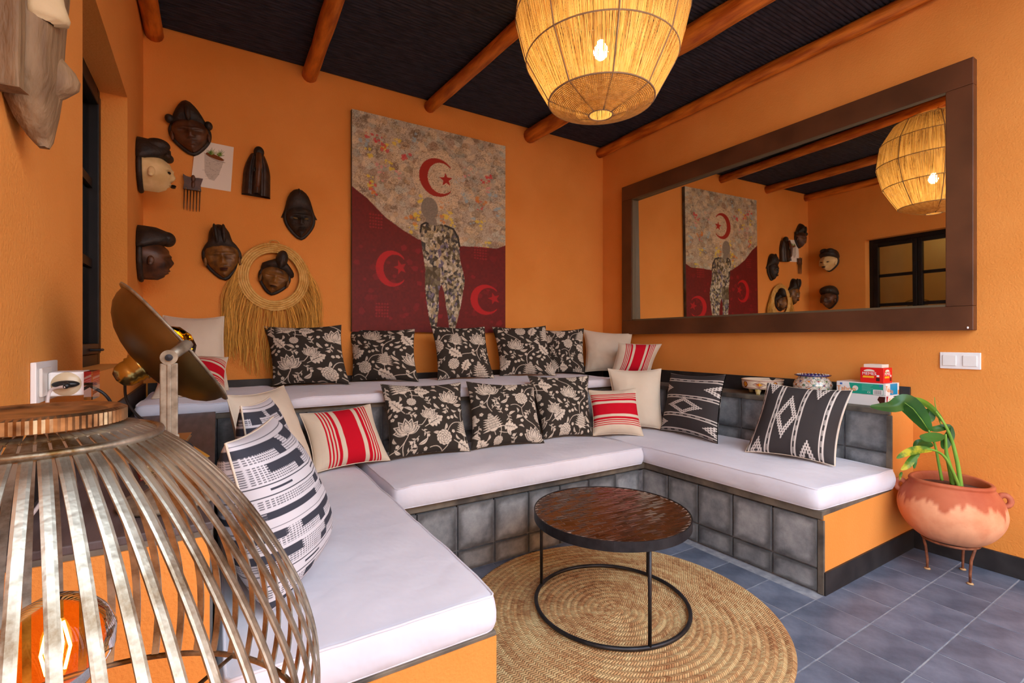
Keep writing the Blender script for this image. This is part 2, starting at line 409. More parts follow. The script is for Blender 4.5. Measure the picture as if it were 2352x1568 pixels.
MB().prism([(XR - 0.002, 1.058), (XB1 - 0.004, 1.058), (XB1 - 0.026, S1 - 0.004), (XA1 + 0.004, S1 - 0.004), (XA1 + 0.004, 1.058), (-0.33, 1.058), (-0.33, 1.4), (XA2, 1.4), (XA2, S2), (XB2, S2), (XB2, 1.4), (XR - 0.002, 1.4)], ZS - 0.038, ZS).build('seat_slab', M_slab, bench, bevel=0.004)
MB().prism([(XR, 1.060), (XB2 - 0.003, 1.060), (XB2 - 0.003, S2 - 0.003), (XA2 + 0.003, S2 - 0.003), (XA2 + 0.003, 1.060), (-0.334, 1.060), (-0.36, YB), (XR, YB)], ZL - 0.028, ZL).build('ledge_slab', M_slab, bench, bevel=0.003)
MB().box((-0.334, 1.058, ZL - 0.002), (XA2 + 0.004, 2.65, ZL + 0.014)).build('shelf_board', mat('dark_shelf_wood', srgb(66, 56, 56), srgb(96, 84, 84), rough=0.5, scale=5, stretch=(8, 1, 1), detail=6, bump=0.2), bench, bevel=0.003)
for zz0, zz1, xx in ((0.0, ZS - 0.040, XB1 - 0.001), (ZS, ZL - 0.03, XB2 - 0.001)): MB().box((xx, 1.0545, zz0), (xx + 0.012, 1.080, zz1)).build('corner_edge', M_slab, bench, bevel=0.002)
t_yz = tile_mesh('bench_tile', 0.194, 0.198, 0.010, M_tile, 0.004, 'yz', True)
t_yz2 = tile_mesh('bench_tile', 0.194, 0.096, 0.010, M_tile, 0.004, 'yz', True)
t_xz = tile_mesh('bench_tile', 0.194, 0.198, 0.010, M_tile, 0.004, 'xz', True)
t_xz2 = tile_mesh('bench_tile', 0.194, 0.096, 0.010, M_tile, 0.004, 'xz', True)
def jit(a=0.0012): return rnd.uniform(-a, a)
for k in range(5):
    y = 1.178 + 0.2 * k; fx_ = XB1 - 0.021 * (y - 1.07)
    place(t_yz, 'tile', (fx_ + jit(), y, 0.212), bench, (0, 0, 0.021), (1, 1, 1.06)); place(t_yz2, 'tile', (fx_ + jit(), y, 0.054), bench, (0, 0, 0.021))
for k in range(8):
    x = 0.658 + 0.2 * k + 0.0
    place(t_xz, 'tile', (x + 0.0, S1 + jit(), 0.212), bench, None, (1, 1, 1.06)); place(t_xz2, 'tile', (x, S1 + jit(), 0.054), bench)
for k in range(8):
    y = 1.17 + 0.2 * k
    if y > S2 - 0.05: continue
    place(t_yz, 'tile', (XB2 + jit(), y, 0.625), bench); place(t_yz, 'tile', (XB2 + jit(), y, 0.425), bench)
    o = place(t_yz, 'tile', (XA2 + jit(), y, 0.625), bench, (0, 0, math.pi)); place(t_yz, 'tile', (XA2 + jit(), y, 0.425), bench, (0, 0, math.pi))
for k in range(14):
    x = 0.095 + 0.2 * k
    place(t_xz, 'tile', (x, S2 + jit(), 0.625), bench); place(t_xz, 'tile', (x, S2 + jit(), 0.425), bench)

# ---------------------------------------------------------------- seat mattresses
def mattress(name, label, poly_fn, nx, ny, z0, z1, amp=0.006, group=None, side_bulge=0.012, r=0.022):
    """poly_fn(u,v)->(x,y); rounded edges, seam piping on top and bottom edges"""
    rows = []
    def inset(u, v, d):
        a = Vector(poly_fn(u, v)); c = Vector(poly_fn(0.5, 0.5))
        ex = (Vector(poly_fn(1, v)) - Vector(poly_fn(0, v))); ey = (Vector(poly_fn(u, 1)) - Vector(poly_fn(u, 0)))
        return a
    us = [0, 0.006, 0.02, 0.05] + list(np.linspace(0.1, 0.9, nx)) + [0.95, 0.98, 0.994, 1]
    vs_ = [0, 0.01, 0.03, 0.07] + list(np.linspace(0.13, 0.87, ny)) + [0.93, 0.97, 0.99, 1]
    V = []; F = []
    nu, nv = len(us), len(vs_)
    sd = rnd.uniform(0, 50)
    for side in (1, -1):
        for v in vs_:
            for u in us:
                x, y = poly_fn(u, v)
                du = min(u, 1 - u); dv = min(v, 1 - v)
                k = min(1, du / 0.05) if du < 0.05 else 1; k2 = min(1, dv / 0.09) if dv < 0.09 else 1
                crown = 0.010 * (1 - (2*u-1)**4) * (1 - (2*v-1)**4)
                nz = amp * noise.noise((x * 5, y * 5, sd)) + amp * 0.5 * noise.noise((x * 14, y * 14, sd))
                if side == 1: z = z1 - crown * 0 + crown + nz - 0.006 * (1 - k) - 0.006 * (1 - k2)
                else: z = z0 + 0.002
                V.append((x, y, z))
    o = nu * nv
    for j in range(nv - 1):
        for i in range(nu - 1):
            a = j*nu+i; F.append((a, a+1, a+nu+1, a+nu)); F.append((o+a, o+a+nu, o+a+nu+1, o+a+1))
    ring = [(j, 0) for j in range(0)]
    per = [i for i in range(nu)] + [j*nu + nu-1 for j in range(1, nv)] + [(nv-1)*nu + i for i in range(nu-2, -1, -1)] + [j*nu for j in range(nv-2, 0, -1)]
    c = Vector(poly_fn(0.5, 0.5)); 
    # side wall in four levels, swelling outwards
    prev = [o + a for a in per]
    tops = [a for a in per]
    for lv in (0.08, 0.25, 0.5, 0.75, 0.92):
        cur = []
        for q, a in enumerate(per):
            top = Vector(V[a]); p = Vector((top.x, top.y, z0 + (top.z - z0) * lv))
            pa = Vector(V[per[q-1]]); pb = Vector(V[per[(q+1) % len(per)]])
            tdir = (pb - pa); nrm = Vector((tdir.y, -tdir.x, 0)).normalized()
            bul = side_bulge * math.sin(math.pi * lv) ** 0.7 * (1 + 0.5 * noise.noise((p.x * 18, p.y * 18, sd + lv * 1.5)))
            p += nrm * bul; cur.append(len(V)); V.append(tuple(p))
        for q in range(len(per)):
            w_ = (q + 1) % len(per); F.append((prev[q], prev[w_], cur[w_], cur[q]))
        prev = cur
    for q in range(len(per)):
        w_ = (q + 1) % len(per); F.append((prev[q], prev[w_], tops[w_], tops[q]))
    mb = MB(); mb.add(V, F)
    ob = mb.build(name, M_cotton, smooth=True)
    tag(ob, label, 'cushion', group)
    for lvl, idx in (('top', tops), ('bottom', [o + a for a in per])):
        pts = [Vector(V[i]) + Vector((0, 0, 0.001 if lvl == 'top' else 0.002)) for i in idx]
        MB().tube(pts, 0.0035, 6, closed=True).build('piping', M_cotton, ob, smooth=True)
    return ob
def rect(x0, y0, x1, y1, r=0.02):
    def f(u, v):
        x = x0 + (x1 - x0) * u; y = y0 + (y1 - y0) * v
        # soften the four corners
        dx = min(u, 1 - u) * abs(x1 - x0); dy = min(v, 1 - v) * abs(y1 - y0)
        R_ = 0.03
        if dx < R_ and dy < R_:
            k = ((R_ - dx) ** 2 + (R_ - dy) ** 2) ** 0.5
            if k > R_:
                s = (k - R_) / k
                x += (R_ - dx) * s * (1 if u < 0.5 else -1); y += (R_ - dy) * s * (1 if v < 0.5 else -1)
        return (x, y)
    return f
g_m = 'white seat mattresses on the masonry bench'
mattress('seat_mattress', 'white seat mattress in the foreground at left, by the wire cage lamp', rect(0.012, 1.062, XA1 + 0.006, 2.68), 16, 26, ZS, 0.455, group=g_m)
mattress('seat_mattress', 'white seat mattress of the middle lower row, under the floral cushions', rect(0.655, S1 - 0.03, 2.156, 2.68), 26, 12, ZS, 0.46, group=g_m)
def rf(u, v):
    x, y = rect(2.20, 1.07, 2.86, 2.68)(u, v)
    return (x - 0.03 * (1 - u) * v, y - 0.07 * u * (1 - v) * (1 - v) * (1 - v) * 0.5)
mattress('seat_mattress', 'white seat mattress of the right-hand bench, whose near end shows by the clay pot', rf, 14, 26, ZS, 0.46, group=g_m)
mattress('ledge_mattress', 'thin white mattress at the left end of the upper ledge, behind the dish lamp', rect(-0.31, 2.69, 0.30, 3.43), 12, 10, ZL, 0.803, group='thin mattresses on the upper ledge', side_bulge=0.008)
mattress('ledge_mattress', 'thin long white mattress on the upper ledge below the painting', rect(0.31, 2.665, 2.60, 3.43), 30, 10, ZL, 0.803, group='thin mattresses on the upper ledge', side_bulge=0.008)

# ---------------------------------------------------------------- print patterns, drawn as numbers and kept per vertex
class Ras:
    def __init__(s, n, m=None, wrap=False, ch=1, base=0.0):
        s.n = n; s.m = m or n; s.wrap = wrap
        s.a = np.zeros((s.m, s.n, ch)) + base
    def _poly(s, P, val, al):
        x0, y0 = np.floor(P.min(0)).astype(int); x1, y1 = np.ceil(P.max(0)).astype(int) + 1
        x0 = max(0, x0); y0 = max(0, y0); x1 = min(s.n, x1); y1 = min(s.m, y1)
        if x1 <= x0 or y1 <= y0: return
        X, Y = np.meshgrid(np.arange(x0, x1) + 0.5, np.arange(y0, y1) + 0.5)
        ins = np.zeros(X.shape, bool); n = len(P)
        for i in range(n):
            xa, ya = P[i]; xb, yb = P[(i + 1) % n]
            if ya == yb: continue
            c = ((ya > Y) != (yb > Y)) & (X < (xb - xa) * (Y - ya) / (yb - ya) + xa)
            ins ^= c
        blk = s.a[y0:y1, x0:x1]
        blk[ins] = blk[ins] * (1 - al) + np.asarray(val) * al
    def poly(s, pts, val, al=1.0):
        P = np.asarray(pts, float) * s.n
        if s.wrap:
            for dx in (-s.n, 0, s.n):
                for dy in (-s.n, 0, s.n):
                    s._poly(P + [dx, dy], val, al)
        else: s._poly(P, val, al)
    def disc(s, c, r, val, k=12, al=1.0, sy=1.0):
        s.poly([(c[0] + r * math.cos(2*math.pi*i/k), c[1] + r * sy * math.sin(2*math.pi*i/k)) for i in range(k)], val, al)
    def line(s, pts, w_, val, al=1.0):
        pts = [np.array(p, float) for p in pts]
        L_, R_ = [], []
        for i, p in enumerate(pts):
            a = pts[max(0, i-1)]; b = pts[min(len(pts)-1, i+1)]; t = b - a; t = t / (np.hypot(*t) + 1e-9)
            nn = np.array([-t[1], t[0]]) * (w_[i] if isinstance(w_, (list, tuple)) else w_) / 2
            L_.append(p + nn); R_.append(p - nn)
        s.poly(L_ + R_[::-1], val, al)
    def samp(s, u, v):
        if s.wrap: u = u % 1.0; v = v % 1.0
        x = np.clip(u * s.n - 0.5, 0, s.n - 1.001); y = np.clip(v * s.n - 0.5, 0, s.m - 1.001)
        xi = x.astype(int); yi = y.astype(int); fx_ = (x - xi)[..., None]; fy_ = (y - yi)[..., None]
        a = s.a
        return (a[yi, xi]*(1-fx_)*(1-fy_) + a[yi, xi+1]*fx_*(1-fy_) + a[yi+1, xi]*(1-fx_)*fy_ + a[yi+1, xi+1]*fx_*fy_)
def loc2(c, rot, s):
    ca, sa = math.cos(rot), math.sin(rot)
    return lambda x, y: (c[0] + s * (x*ca - y*sa), c[1] + s * (x*sa + y*ca))
def curve(p, q, bend, n=9):
    p = np.array(p, float); q = np.array(q, float); d = q - p; nn = np.array([-d[1], d[0]])
    return [p + d * t + nn * bend * math.sin(math.pi * t) for t in np.linspace(0, 1, n)]
F = Ras(860, wrap=True)
def petal(T, ang, L_, wd, val, base=(0, 0), n=12, tip=1.6, r=F):
    ca, sa = math.cos(ang), math.sin(ang); P = []
    for k in range(n + 1):
        t = k / n; ww = wd * math.sin(math.pi * min(1, t ** 0.8)) ** 0.8 * (1 if t < .6 else (1 - ((t-.6)/.4)**tip * .35))
        P.append((t * L_, ww))
    P = P + [(a, -b) for a, b in P[::-1]]
    r.poly([T(base[0] + a*ca - b*sa, base[1] + a*sa + b*ca) for a, b in P], val)
def lotus(c, s, rot=0):
    T = loc2(c, rot, s)
    up = math.pi / 2
    for ang, L_ in ((-1.25, .85), (1.25, .85), (-.85, .98), (.85, .98), (-.42, 1.02), (.42, 1.02), (0, 1.05)):
        for kk, vv in ((1.0, 1), (.86, 0), (.74, 1)): petal(T, up + ang, L_ * kk + (1-kk)*.12, .22 * kk, vv)
        for q in range(26):
            a = rnd.uniform(.25, .72) * L_; b = rnd.uniform(-.12, .12)
            an = up + ang; F.disc(T(a*math.cos(an) - b*math.sin(an), a*math.sin(an) + b*math.cos(an)), .016 * s, 0, 5)
    for k in range(-4, 5): petal(T, up + k * .36, .42, .07, 1); 
    for k in range(-4, 4): F.line([T(0, 0), T(.34*math.cos(up+(k+.5)*.36), .34*math.sin(up+(k+.5)*.36))], .02 * s, 0)
    F.disc(T(0, -.03), .1 * s, 1); F.disc(T(0, -.03), .05 * s, 0)
def peony(c, s, rot=0):
    T = loc2(c, rot, s)
    for k in range(9): petal(T, k * 2*math.pi/9, .62, .16, 1)
    for rr, nn, sz in ((.62, 11, .23), (.42, 8, .2), (.2, 5, .17)):
        for k in range(nn):
            a = 2*math.pi*k/nn + rr; p = T(rr*.8*math.cos(a), rr*.8*math.sin(a))
            F.disc(p, sz*1.12*s, 0); F.disc(p, sz*.98*s, 1)
            F.line([T(rr*.45*math.cos(a+.1), rr*.45*math.sin(a+.1)), T(rr*.95*math.cos(a), rr*.95*math.sin(a))], .03*s, 0)
    F.disc(T(0, 0), .15*s, 0); F.disc(T(0, 0), .11*s, 1)
def cone(c, s, rot=0):
    T = loc2(c, rot, s)
    for k in range(6):
        a = .15 + k * .11
        petal(T, a - .2, .95 - k*.04, .08, 1, (0, -.45 + k*.16)); petal(T, math.pi - a + .2, .95 - k*.04, .08, 1, (0, -.45 + k*.16))
    for j, (yy, ww, nn) in enumerate(((.95, .1, 1), (.74, .2, 2), (.5, .34, 3), (.25, .46, 4), (0, .5, 4), (-.25, .46, 4), (-.46, .3, 3))):
        for k in range(nn):
            x = (-ww + 2*ww*(k+.5)/nn); p = T(x, yy)
            F.disc(p, .19*s, 0); F.disc(p, .165*s, 1); F.disc(T(x, yy+.02), .1*s, 0); F.disc(T(x, yy-.01), .085*s, 1)
    for k in range(-3, 4): petal(T, -math.pi/2 + k*.3, .34, .06, 1, (0, -.42))
    F.line([T(0, -.75), T(.05, -1.1)], .05*s, 1)
def oak(c, s, rot=0):
    T = loc2(c, rot, s); P = []
    n = 60
    for side in (1, -1):
        seq = range(n + 1) if side == 1 else range(n, -1, -1)
        for k in seq:
            t = k / n; env = .42 * math.sin(math.pi * t ** .75) ** .7
            P.append((t*1.15 - .1*abs(math.sin(4.5*math.pi*t)) * env, side * (env * (.55 + .45*abs(math.sin(4.5*math.pi*t))) + .01)))
    F.poly([T(*p) for p in P], 1)
    F.line([T(-.2, 0), T(.5, .02), T(1.0, 0)], [.05*s, .045*s, .01*s], 0)
    F.line([T(-.35, 0), T(.05, 0)], .05*s, 1)
    for k in range(4):
        x = .18 + k*.2
        for sd in (1, -1): F.line([T(x, 0), T(x+.16, sd*.2*(1-.1*k))], [.03*s, .01*s], 0)
def leaf(c, s, rot=0, bend=.15):
    T = loc2(c, rot, s)
    L_ = [(t, bend*math.sin(math.pi*t) + .16*math.sin(math.pi*t**.8)) for t in np.linspace(0, 1, 12)]
    R_ = [(t, bend*math.sin(math.pi*t) - .16*math.sin(math.pi*t**.8)) for t in np.linspace(1, 0, 12)]
    F.poly([T(*p) for p in L_ + R_], 1)
    F.line([T(t, bend*math.sin(math.pi*t)) for t in np.linspace(.05, .8, 6)], .035*s, 0)
def tiny(c, s, rot=0):
    T = loc2(c, rot, s)
    for k in range(5): F.disc(T(.6*math.cos(k*1.2566), .6*math.sin(k*1.2566)), .42*s, 1)
    F.disc(c, .2*s, 0); F.disc(c, .11*s, 1)
def stem(p, q, b=.15, wd=.007): F.line(curve(p, q, b), wd, 1)
# one repeat of the flower print
for p, q, b in (((.22, .30), (.30, .02), .2), ((.22, .60), (.22, .38), -.2), ((.22, .6), (.38, .72), .2), ((.72, .20), (.60, .42), .2), ((.60, .42), (.66, .62), -.2),
                ((.66, .62), (.86, .74), .2), ((.86, .74), (.98, .98), .2), ((.38, .72), (.42, .96), -.2), ((.86, .3), (1.02, .46), .2), ((.46, .46), (.60, .42), .2),
                ((.02, .46), (.22, .6), -.15), ((.56, .9), (.42, .96), .2), ((.72, .2), (.8, .0), .2), ((.5, .16), (.30, .12), .2)): stem(p, q, b)
for p, s_, r_ in (((.34, .50), .12, .6), ((.05, .66), .12, 2.4), ((.50, .62), .11, -.4), ((.93, .60), .11, 2.2), ((.44, .06), .12, 1.8), ((.78, .96), .12, .2), ((.10, .06), .11, 2.6),
                  ((.60, .30), .10, 3.5), ((.30, .90), .11, 2.6), ((.90, .16), .11, -.6), ((.66, .72), .09, 4.3), ((.42, .32), .10, .5), ((.00, .86), .10, .5), ((.16, .44), .09, 2.4), ((.54, .98), .1, -.9), ((.80, .42), .10, .9)): leaf(p, s_, r_, rnd.choice([.12, -.12]))
for p, s_, r_ in (((.46, .72), .16, .5), ((.78, .50), .17, -.5), ((.18, .92), .15, 2.2), ((.98, .22), .14, 1.2), ((.36, .18), .14, -.2)): oak(p, s_, r_)
for p, s_, r_ in (((.58, .24), .022, 0), ((.64, .29), .022, 1), ((.54, .30), .022, 2), ((.92, .84), .024, 0), ((.97, .90), .022, 0), ((.86, .90), .022, 0), ((.06, .30), .022, 1), ((.10, .36), .022, 0),
                  ((.40, .40), .022, 2), ((.70, .08), .022, 0), ((.64, .10), .020, 0), ((.50, .88), .022, 0), ((.02, .56), .02, 0), ((.74, .80), .022, 0), ((.12, .52), .02, 0), ((.56, .06), .02, 1)): tiny(p, s_, r_)
lotus((.22, .64), .175, .1); lotus((.72, .00), .16, -.2); cone((.22, .22), .128, .25); peony((.62, .56), .12); cone((.88, .66), .112, -.2)
peony((.84, .30), .105); lotus((.46, .80), .125, -.3); peony((.30, .02), .07)
def fill():
    # small leaves, sprigs and blossoms wherever the ground is still bare
    for rr, kind, nn_ in ((.056, 0, 500), (.042, 1, 260), (.032, 2, 120)):
        for _ in range(nn_):
            x, y = rnd.random(), rnd.random(); n = F.n; k = int(rr * n); cx, cy = int(x*n), int(y*n)
            ix = np.arange(cx-k, cx+k) % n; iy = np.arange(cy-k, cy+k) % n
            if F.a[np.ix_(iy, ix)].mean() > .03: continue
            a = rnd.uniform(0, 6.28)
            if kind == 0:
                T = loc2((x, y), a, rr)
                F.line([T(-.9, 0), T(0, .1), T(.9, 0)], .006, 1)
                for t, s in ((-.5, 1), (-.1, -1), (.3, 1), (.6, -1)): leaf(T(t, 0), rr * .85, a + s * .9, .1)
                tiny(T(.95, .0), rr * .32)
            elif kind == 1: leaf((x - rr*.8*math.cos(a), y - rr*.8*math.sin(a)), rr * 1.8, a, rnd.choice([.2, -.2]))
            elif kind == 2: tiny((x, y), rr * .62, a)
            else: F.disc((x, y), rr * .3, 1)
fill()
C_DK = lin((60, 55, 50)); C_CR = lin((216, 206, 190))
def floral(u0, v0, sc, rot=0):
    def f(U, V):
        ca, sa = math.cos(rot), math.sin(rot)
        a = u0 + (U * ca - V * sa) * sc; b = v0 + (U * sa + V * ca) * sc
        k = 0
        for da, db in ((-.0013, 0), (.0013, 0), (0, -.0013), (0, .0013)): k = k + F.samp(a + da, b + db)
        k = k / 4
        return C_DK * (1 - k) + C_CR * k
    return f
def stripes(spec, along='u', bgc=(216, 203, 182), fc=(196, 22, 42)):
    A = lin(bgc); B = lin(fc)
    def f(U, V):
        s = U if along == 'u' else V
        m = np.zeros(s.shape)
        for a, b in spec: m = np.maximum(m, ((s >= a) & (s <= b)).astype(float))
        return A * (1 - m[..., None]) + B * m[..., None]
    return f
RED = [(.06, .085), (.11, .135), (.16, .19), (.215, .27), (.345, .655), (.73, .785), (.81, .84), (.865, .89), (.915, .94)]
RED = [(0.12 + a * 0.8, 0.12 + b * 0.8) for a, b in RED]
def kilim(along='u', ph=0.0):
    K = Ras(420); 
    D = (.205, .225); 
    def dash(x, y, L_=.05, wd=.014): K.line([(x, y - L_/2), (x, y + L_/2)], wd, 1)
    for c in (.02, .255, .565, .865, 1.02):
        K.line([(c - .020, 0), (c - .020, 1)], .016, 1); K.line([(c + .020, 0), (c + .020, 1)], .016, 1)
        for k in range(7): K.line([(c, k/7 + .02), (c, k/7 + .09)], .016, .42)
    def diamond(cx, cy, n=4, s=.03, hollow=True):
        for j in range(-n*2, n*2 + 1):
            hw = (n*2 - abs(j)) / 2.0
            xs = [hw, -hw] if hollow else list(np.arange(-hw, hw + .1, 1.0))
            for x in set(xs + ([hw - 1, -hw + 1] if hw >= 1 else [])):
                dash(cx + x * s * .72, cy + j * s * .86, s * 1.2, s * .40)
    diamond(.41, .5, 4, .042); diamond(.715, -.04, 3, .042); diamond(.715, 1.04, 3, .042); diamond(.13, .02, 2, .042); diamond(.13, 1.0, 2, .042)
    dash(.41, .80, .05); dash(.41, .2, .05)
    A = lin((64, 60, 60)); B = lin((212, 204, 196))
    def f(U, V):
        a, b = (U, V) if along == 'u' else (V, U)
        k = K.samp(np.clip(a, 0, .999), np.clip(b, 0, .999))
        return A * (1 - k) + B * k
    return f
def weave(seed=0):
    r2 = random.Random(seed); rows = []; v = 0.0; A = lin((62, 64, 74)); B = lin((208, 206, 212))
    seq = [('w', .012), ('k', .028), ('w', .010), ('h', .034), ('w', .012), ('l', .003), ('w', .016), ('d', .008), ('w', .014), ('l', .003), ('w', .010), ('h', .030), ('k', .034), ('w', .012), ('h', .03), ('k', .032), ('w', .014), ('l', .003), ('w', .02)]
    i = 0
    while v < 1.0:
        t, hh = seq[i % len(seq)]; hh *= 1.55; rows.append((v, v + hh, t, r2.uniform(0, 1), r2.uniform(.55, .88))); v += hh; i += 1
    def f(U, V):
        k = np.zeros(U.shape)
        for a, b, t, o, q in rows:
            m = (V >= a) & (V < b)
            if t == 'k':
                seg = ((U * 1.6 + o + .012*np.sign(np.sin(V*440))) % 1.0) < q
                hat = (np.sin(V * 470) > -.1) * (np.sin(U * 320 + np.sin(V*470)) > -.35)
                k = np.where(m, np.where(seg, 1.0, hat * .85), k)
            elif t == 'h':
                seg = ((U * 1.6 + o + .5) % 1.0) < .82
                hat = (np.sin(V * 470) > 0.1) * (np.sin(U * 320 + np.sign(np.sin(V*470))) > -.55)
                k = np.where(m, np.where(seg, hat * .85, 1.0), k)
            elif t == 'l': k = np.where(m, 1.0, k)
            elif t == 'd': k = np.where(m, (((U * 2.1 + o) % 1.0) < .35).astype(float), k)
        k = k[..., None]
        return B * (1 - k) + A * k
    return f

# ---------------------------------------------------------------- scatter cushions
M_dkpipe = mat('dark_seam', srgb(66, 60, 54), rough=.95)
gf = 'black and cream flower-print cushions'
def cushion(label, C4, thick, group, matl=M_print, fn=None, n=150, nb_=26, pinch=.09, ears=.012, name='cushion', piping=None, crease=.006, power=.55, seed=None):
    """C4: bottom-left, bottom-right, top-right, top-left corners (as seen from the front)"""
    BL, BR, TR_, TL = [Vector(p) for p in C4]
    nrm = (BR - BL).cross(TL - BL).normalized()
    sd = rnd.uniform(0, 80) if seed is None else seed
    objs = []
    root = None
    for side, nn in ((1, n), (-1, nb_)):
        t = np.linspace(0, 1, nn + 1); U, V = np.meshgrid(t, t)
        a = 2*U - 1; b = 2*V - 1
        Uu = .5 + (U - .5) * (1 - pinch * (1 - b**2)); Vv = .5 + (V - .5) * (1 - pinch * (1 - a**2))
        bl, br, tr, tl = [np.array(p) for p in (BL, BR, TR_, TL)]
        P = (bl * ((1-Uu)*(1-Vv))[..., None] + br * (Uu*(1-Vv))[..., None] + tr * (Uu*Vv)[..., None] + tl * ((1-Uu)*Vv)[..., None])
        h = (np.clip(1 - np.abs(a)**2.4, 0, 1) * np.clip(1 - np.abs(b)**2.4, 0, 1)) ** power
        h = h * (1 - .12 * b)                          # fuller towards the bottom
        wr = np.array([[noise.noise((x*3.1, y*3.1, sd + side)) + .5*noise.noise((x*8, y*8, sd + 5)) for x in t] for y in t]) if nn < 60 else None
        if wr is None:
            tc = np.linspace(0, 1, 31)
            wc = np.array([[noise.noise((x*3.1, y*3.1, sd + side)) + .55*noise.noise((x*8, y*8, sd + 5)) for x in tc] for y in tc])
            xi = np.clip(U*30, 0, 29.999); yi = np.clip(V*30, 0, 29.999); x0 = xi.astype(int); y0 = yi.astype(int); fx_ = xi-x0; fy_ = yi-y0
            fx_ = fx_*fx_*(3-2*fx_); fy_ = fy_*fy_*(3-2*fy_)
            wr = wc[y0, x0]*(1-fx_)*(1-fy_) + wc[y0, x0+1]*fx_*(1-fy_) + wc[y0+1, x0]*(1-fx_)*fy_ + wc[y0+1, x0+1]*fx_*fy_
        edge = np.minimum(np.minimum(U, 1-U), np.minimum(V, 1-V)); em = np.clip(edge / .08, 0, 1)
        # radiating tucks at the corners
        h = h + 0
        off = side * (thick/2 * h + crease * wr * em)
        P = P + off[..., None] * np.array(nrm)
        me = bpy.data.meshes.new(name if side == 1 else 'back_panel')
        verts = P.reshape(-1, 3); m1 = nn + 1
        idx = (np.arange(nn)[:, None] * m1 + np.arange(nn)[None, :]).ravel()
        fc = np.stack([idx, idx+1, idx+m1+1, idx+m1], 1) if side == 1 else np.stack([idx, idx+m1, idx+m1+1, idx+1], 1)
        me.vertices.add(len(verts)); me.vertices.foreach_set('co', verts.ravel())
        me.loops.add(fc.size); me.loops.foreach_set('vertex_index', fc.ravel().astype(np.int32))
        me.polygons.add(len(fc)); me.polygons.foreach_set('loop_start', np.arange(0, fc.size, 4, dtype=np.int32)); me.polygons.foreach_set('loop_total', np.full(len(fc), 4, np.int32))
        me.polygons.foreach_set('use_smooth', [True] * len(fc)); me.update(calc_edges=True); me.validate()
        me.materials.append(matl)
        ob = bpy.data.objects.new(me.name, me); col.objects.link(ob)
        if fn is not None: setcol(ob, 'print', fn(U, V).reshape(-1, 3))
        if side == 1: root = ob
        else: ob.parent = root
    # seam
    pts = []
    m = 22
    for (p, q) in (((0, 0), (1, 0)), ((1, 0), (1, 1)), ((1, 1), (0, 1)), ((0, 1), (0, 0))):
        for k in range(m):
            u = p[0] + (q[0]-p[0])*k/m; v = p[1] + (q[1]-p[1])*k/m; a = 2*u-1; b = 2*v-1
            uu = .5 + (u-.5)*(1-pinch*(1-b*b)); vv = .5 + (v-.5)*(1-pinch*(1-a*a))
            pts.append(BL*((1-uu)*(1-vv)) + BR*(uu*(1-vv)) + TR_*(uu*vv) + TL*((1-uu)*vv))
    MB().tube(pts, 0.0018 if group == gf else 0.0028, 6, closed=True).build('piping', piping or (M_dkpipe if group == gf else M_cream), root, smooth=True)
    tag(root, label, 'cushion', group)
    return root
def lean(BLp, BRp, z, TLp, TRp, ang, fixed=None):
    """bottom edge on the plane z under two picture points, the face leaning back by ang degrees"""
    BL = onz(*BLp, z); BR = onz(*BRp, z)
    d = (BR - BL).normalized(); back = Vector((-d.y, d.x, 0)).normalized()
    if back.y < 0 and abs(back.y) > abs(back.x): back = -back
    if back.dot(FW) < 0: back = -back
    up = Vector((0, 0, 1)) * math.cos(math.radians(ang)) + back * math.sin(math.radians(ang))
    n = d.cross(up)
    E = Vector((0, 0, EYE)); out = []
    for p in (TLp, TRp):
        r_ = ray(*p); t = (BL - E).dot(n) / r_.dot(n); out.append(E + r_ * t)
    lift = Vector((0, 0, 0.008))
    print('cushion w %.2f h %.2f top y %.2f %.2f' % ((BR-BL).length, (out[0]-BL).length, out[0].y, out[1].y))
    return (BL + lift, BR + lift, out[1], out[0])
ZU, ZW = .803, .465
gf = 'black and cream flower-print cushions'
cushion('flower-print cushion on the upper ledge, leftmost, below the raffia collar', lean((626, 888), (804, 886), ZU, (606, 749), (784, 746), 16), 0.165, gf, fn=floral(.0, .46, .78), n=190)
cushion('flower-print cushion on the upper ledge, second from the left, before the painting', lean((808, 878), (962, 880), ZU, (800, 754), (953, 755), 17), 0.165, gf, fn=floral(.42, .40, .78), n=180)
cushion('flower-print cushion on the upper ledge, below the feet of the painted figure', lean((1005, 876), (1136, 872), ZU, (990, 748), (1113, 750), 17), 0.155, gf, fn=floral(.66, .10, .76, .1), n=170)
cushion('flower-print cushion on the upper ledge, its right corner in front of its neighbour', lean((1148, 866), (1278, 866), ZU, (1130, 750), (1253, 748), 17), 0.155, gf, fn=floral(.46, .62, .76), n=170)
cushion('flower-print cushion on the upper ledge, between another flower print and the plain cream one', lean((1262, 860), (1344, 860), ZU, (1236, 757), (1341, 754), 20), 0.145, gf, fn=floral(.12, .14, .76, -.1), n=150)
gc = 'plain cream cushions'
cushion('plain cream cushion at the right end of the upper ledge, under the mirror corner', lean((1344, 856), (1450, 858), ZU, (1340, 757), (1452, 766), 22), .14, gc, M_cream, n=44, power=.5)
gr = 'red-striped cushions'
cushion('red-striped cushion tilted on the upper ledge in the right corner, above a cream cushion', lean((1402, 862), (1492, 862), ZU + .0, (1420, 786), (1520, 790), 12), 0.155, gr, fn=stripes(RED), n=150)
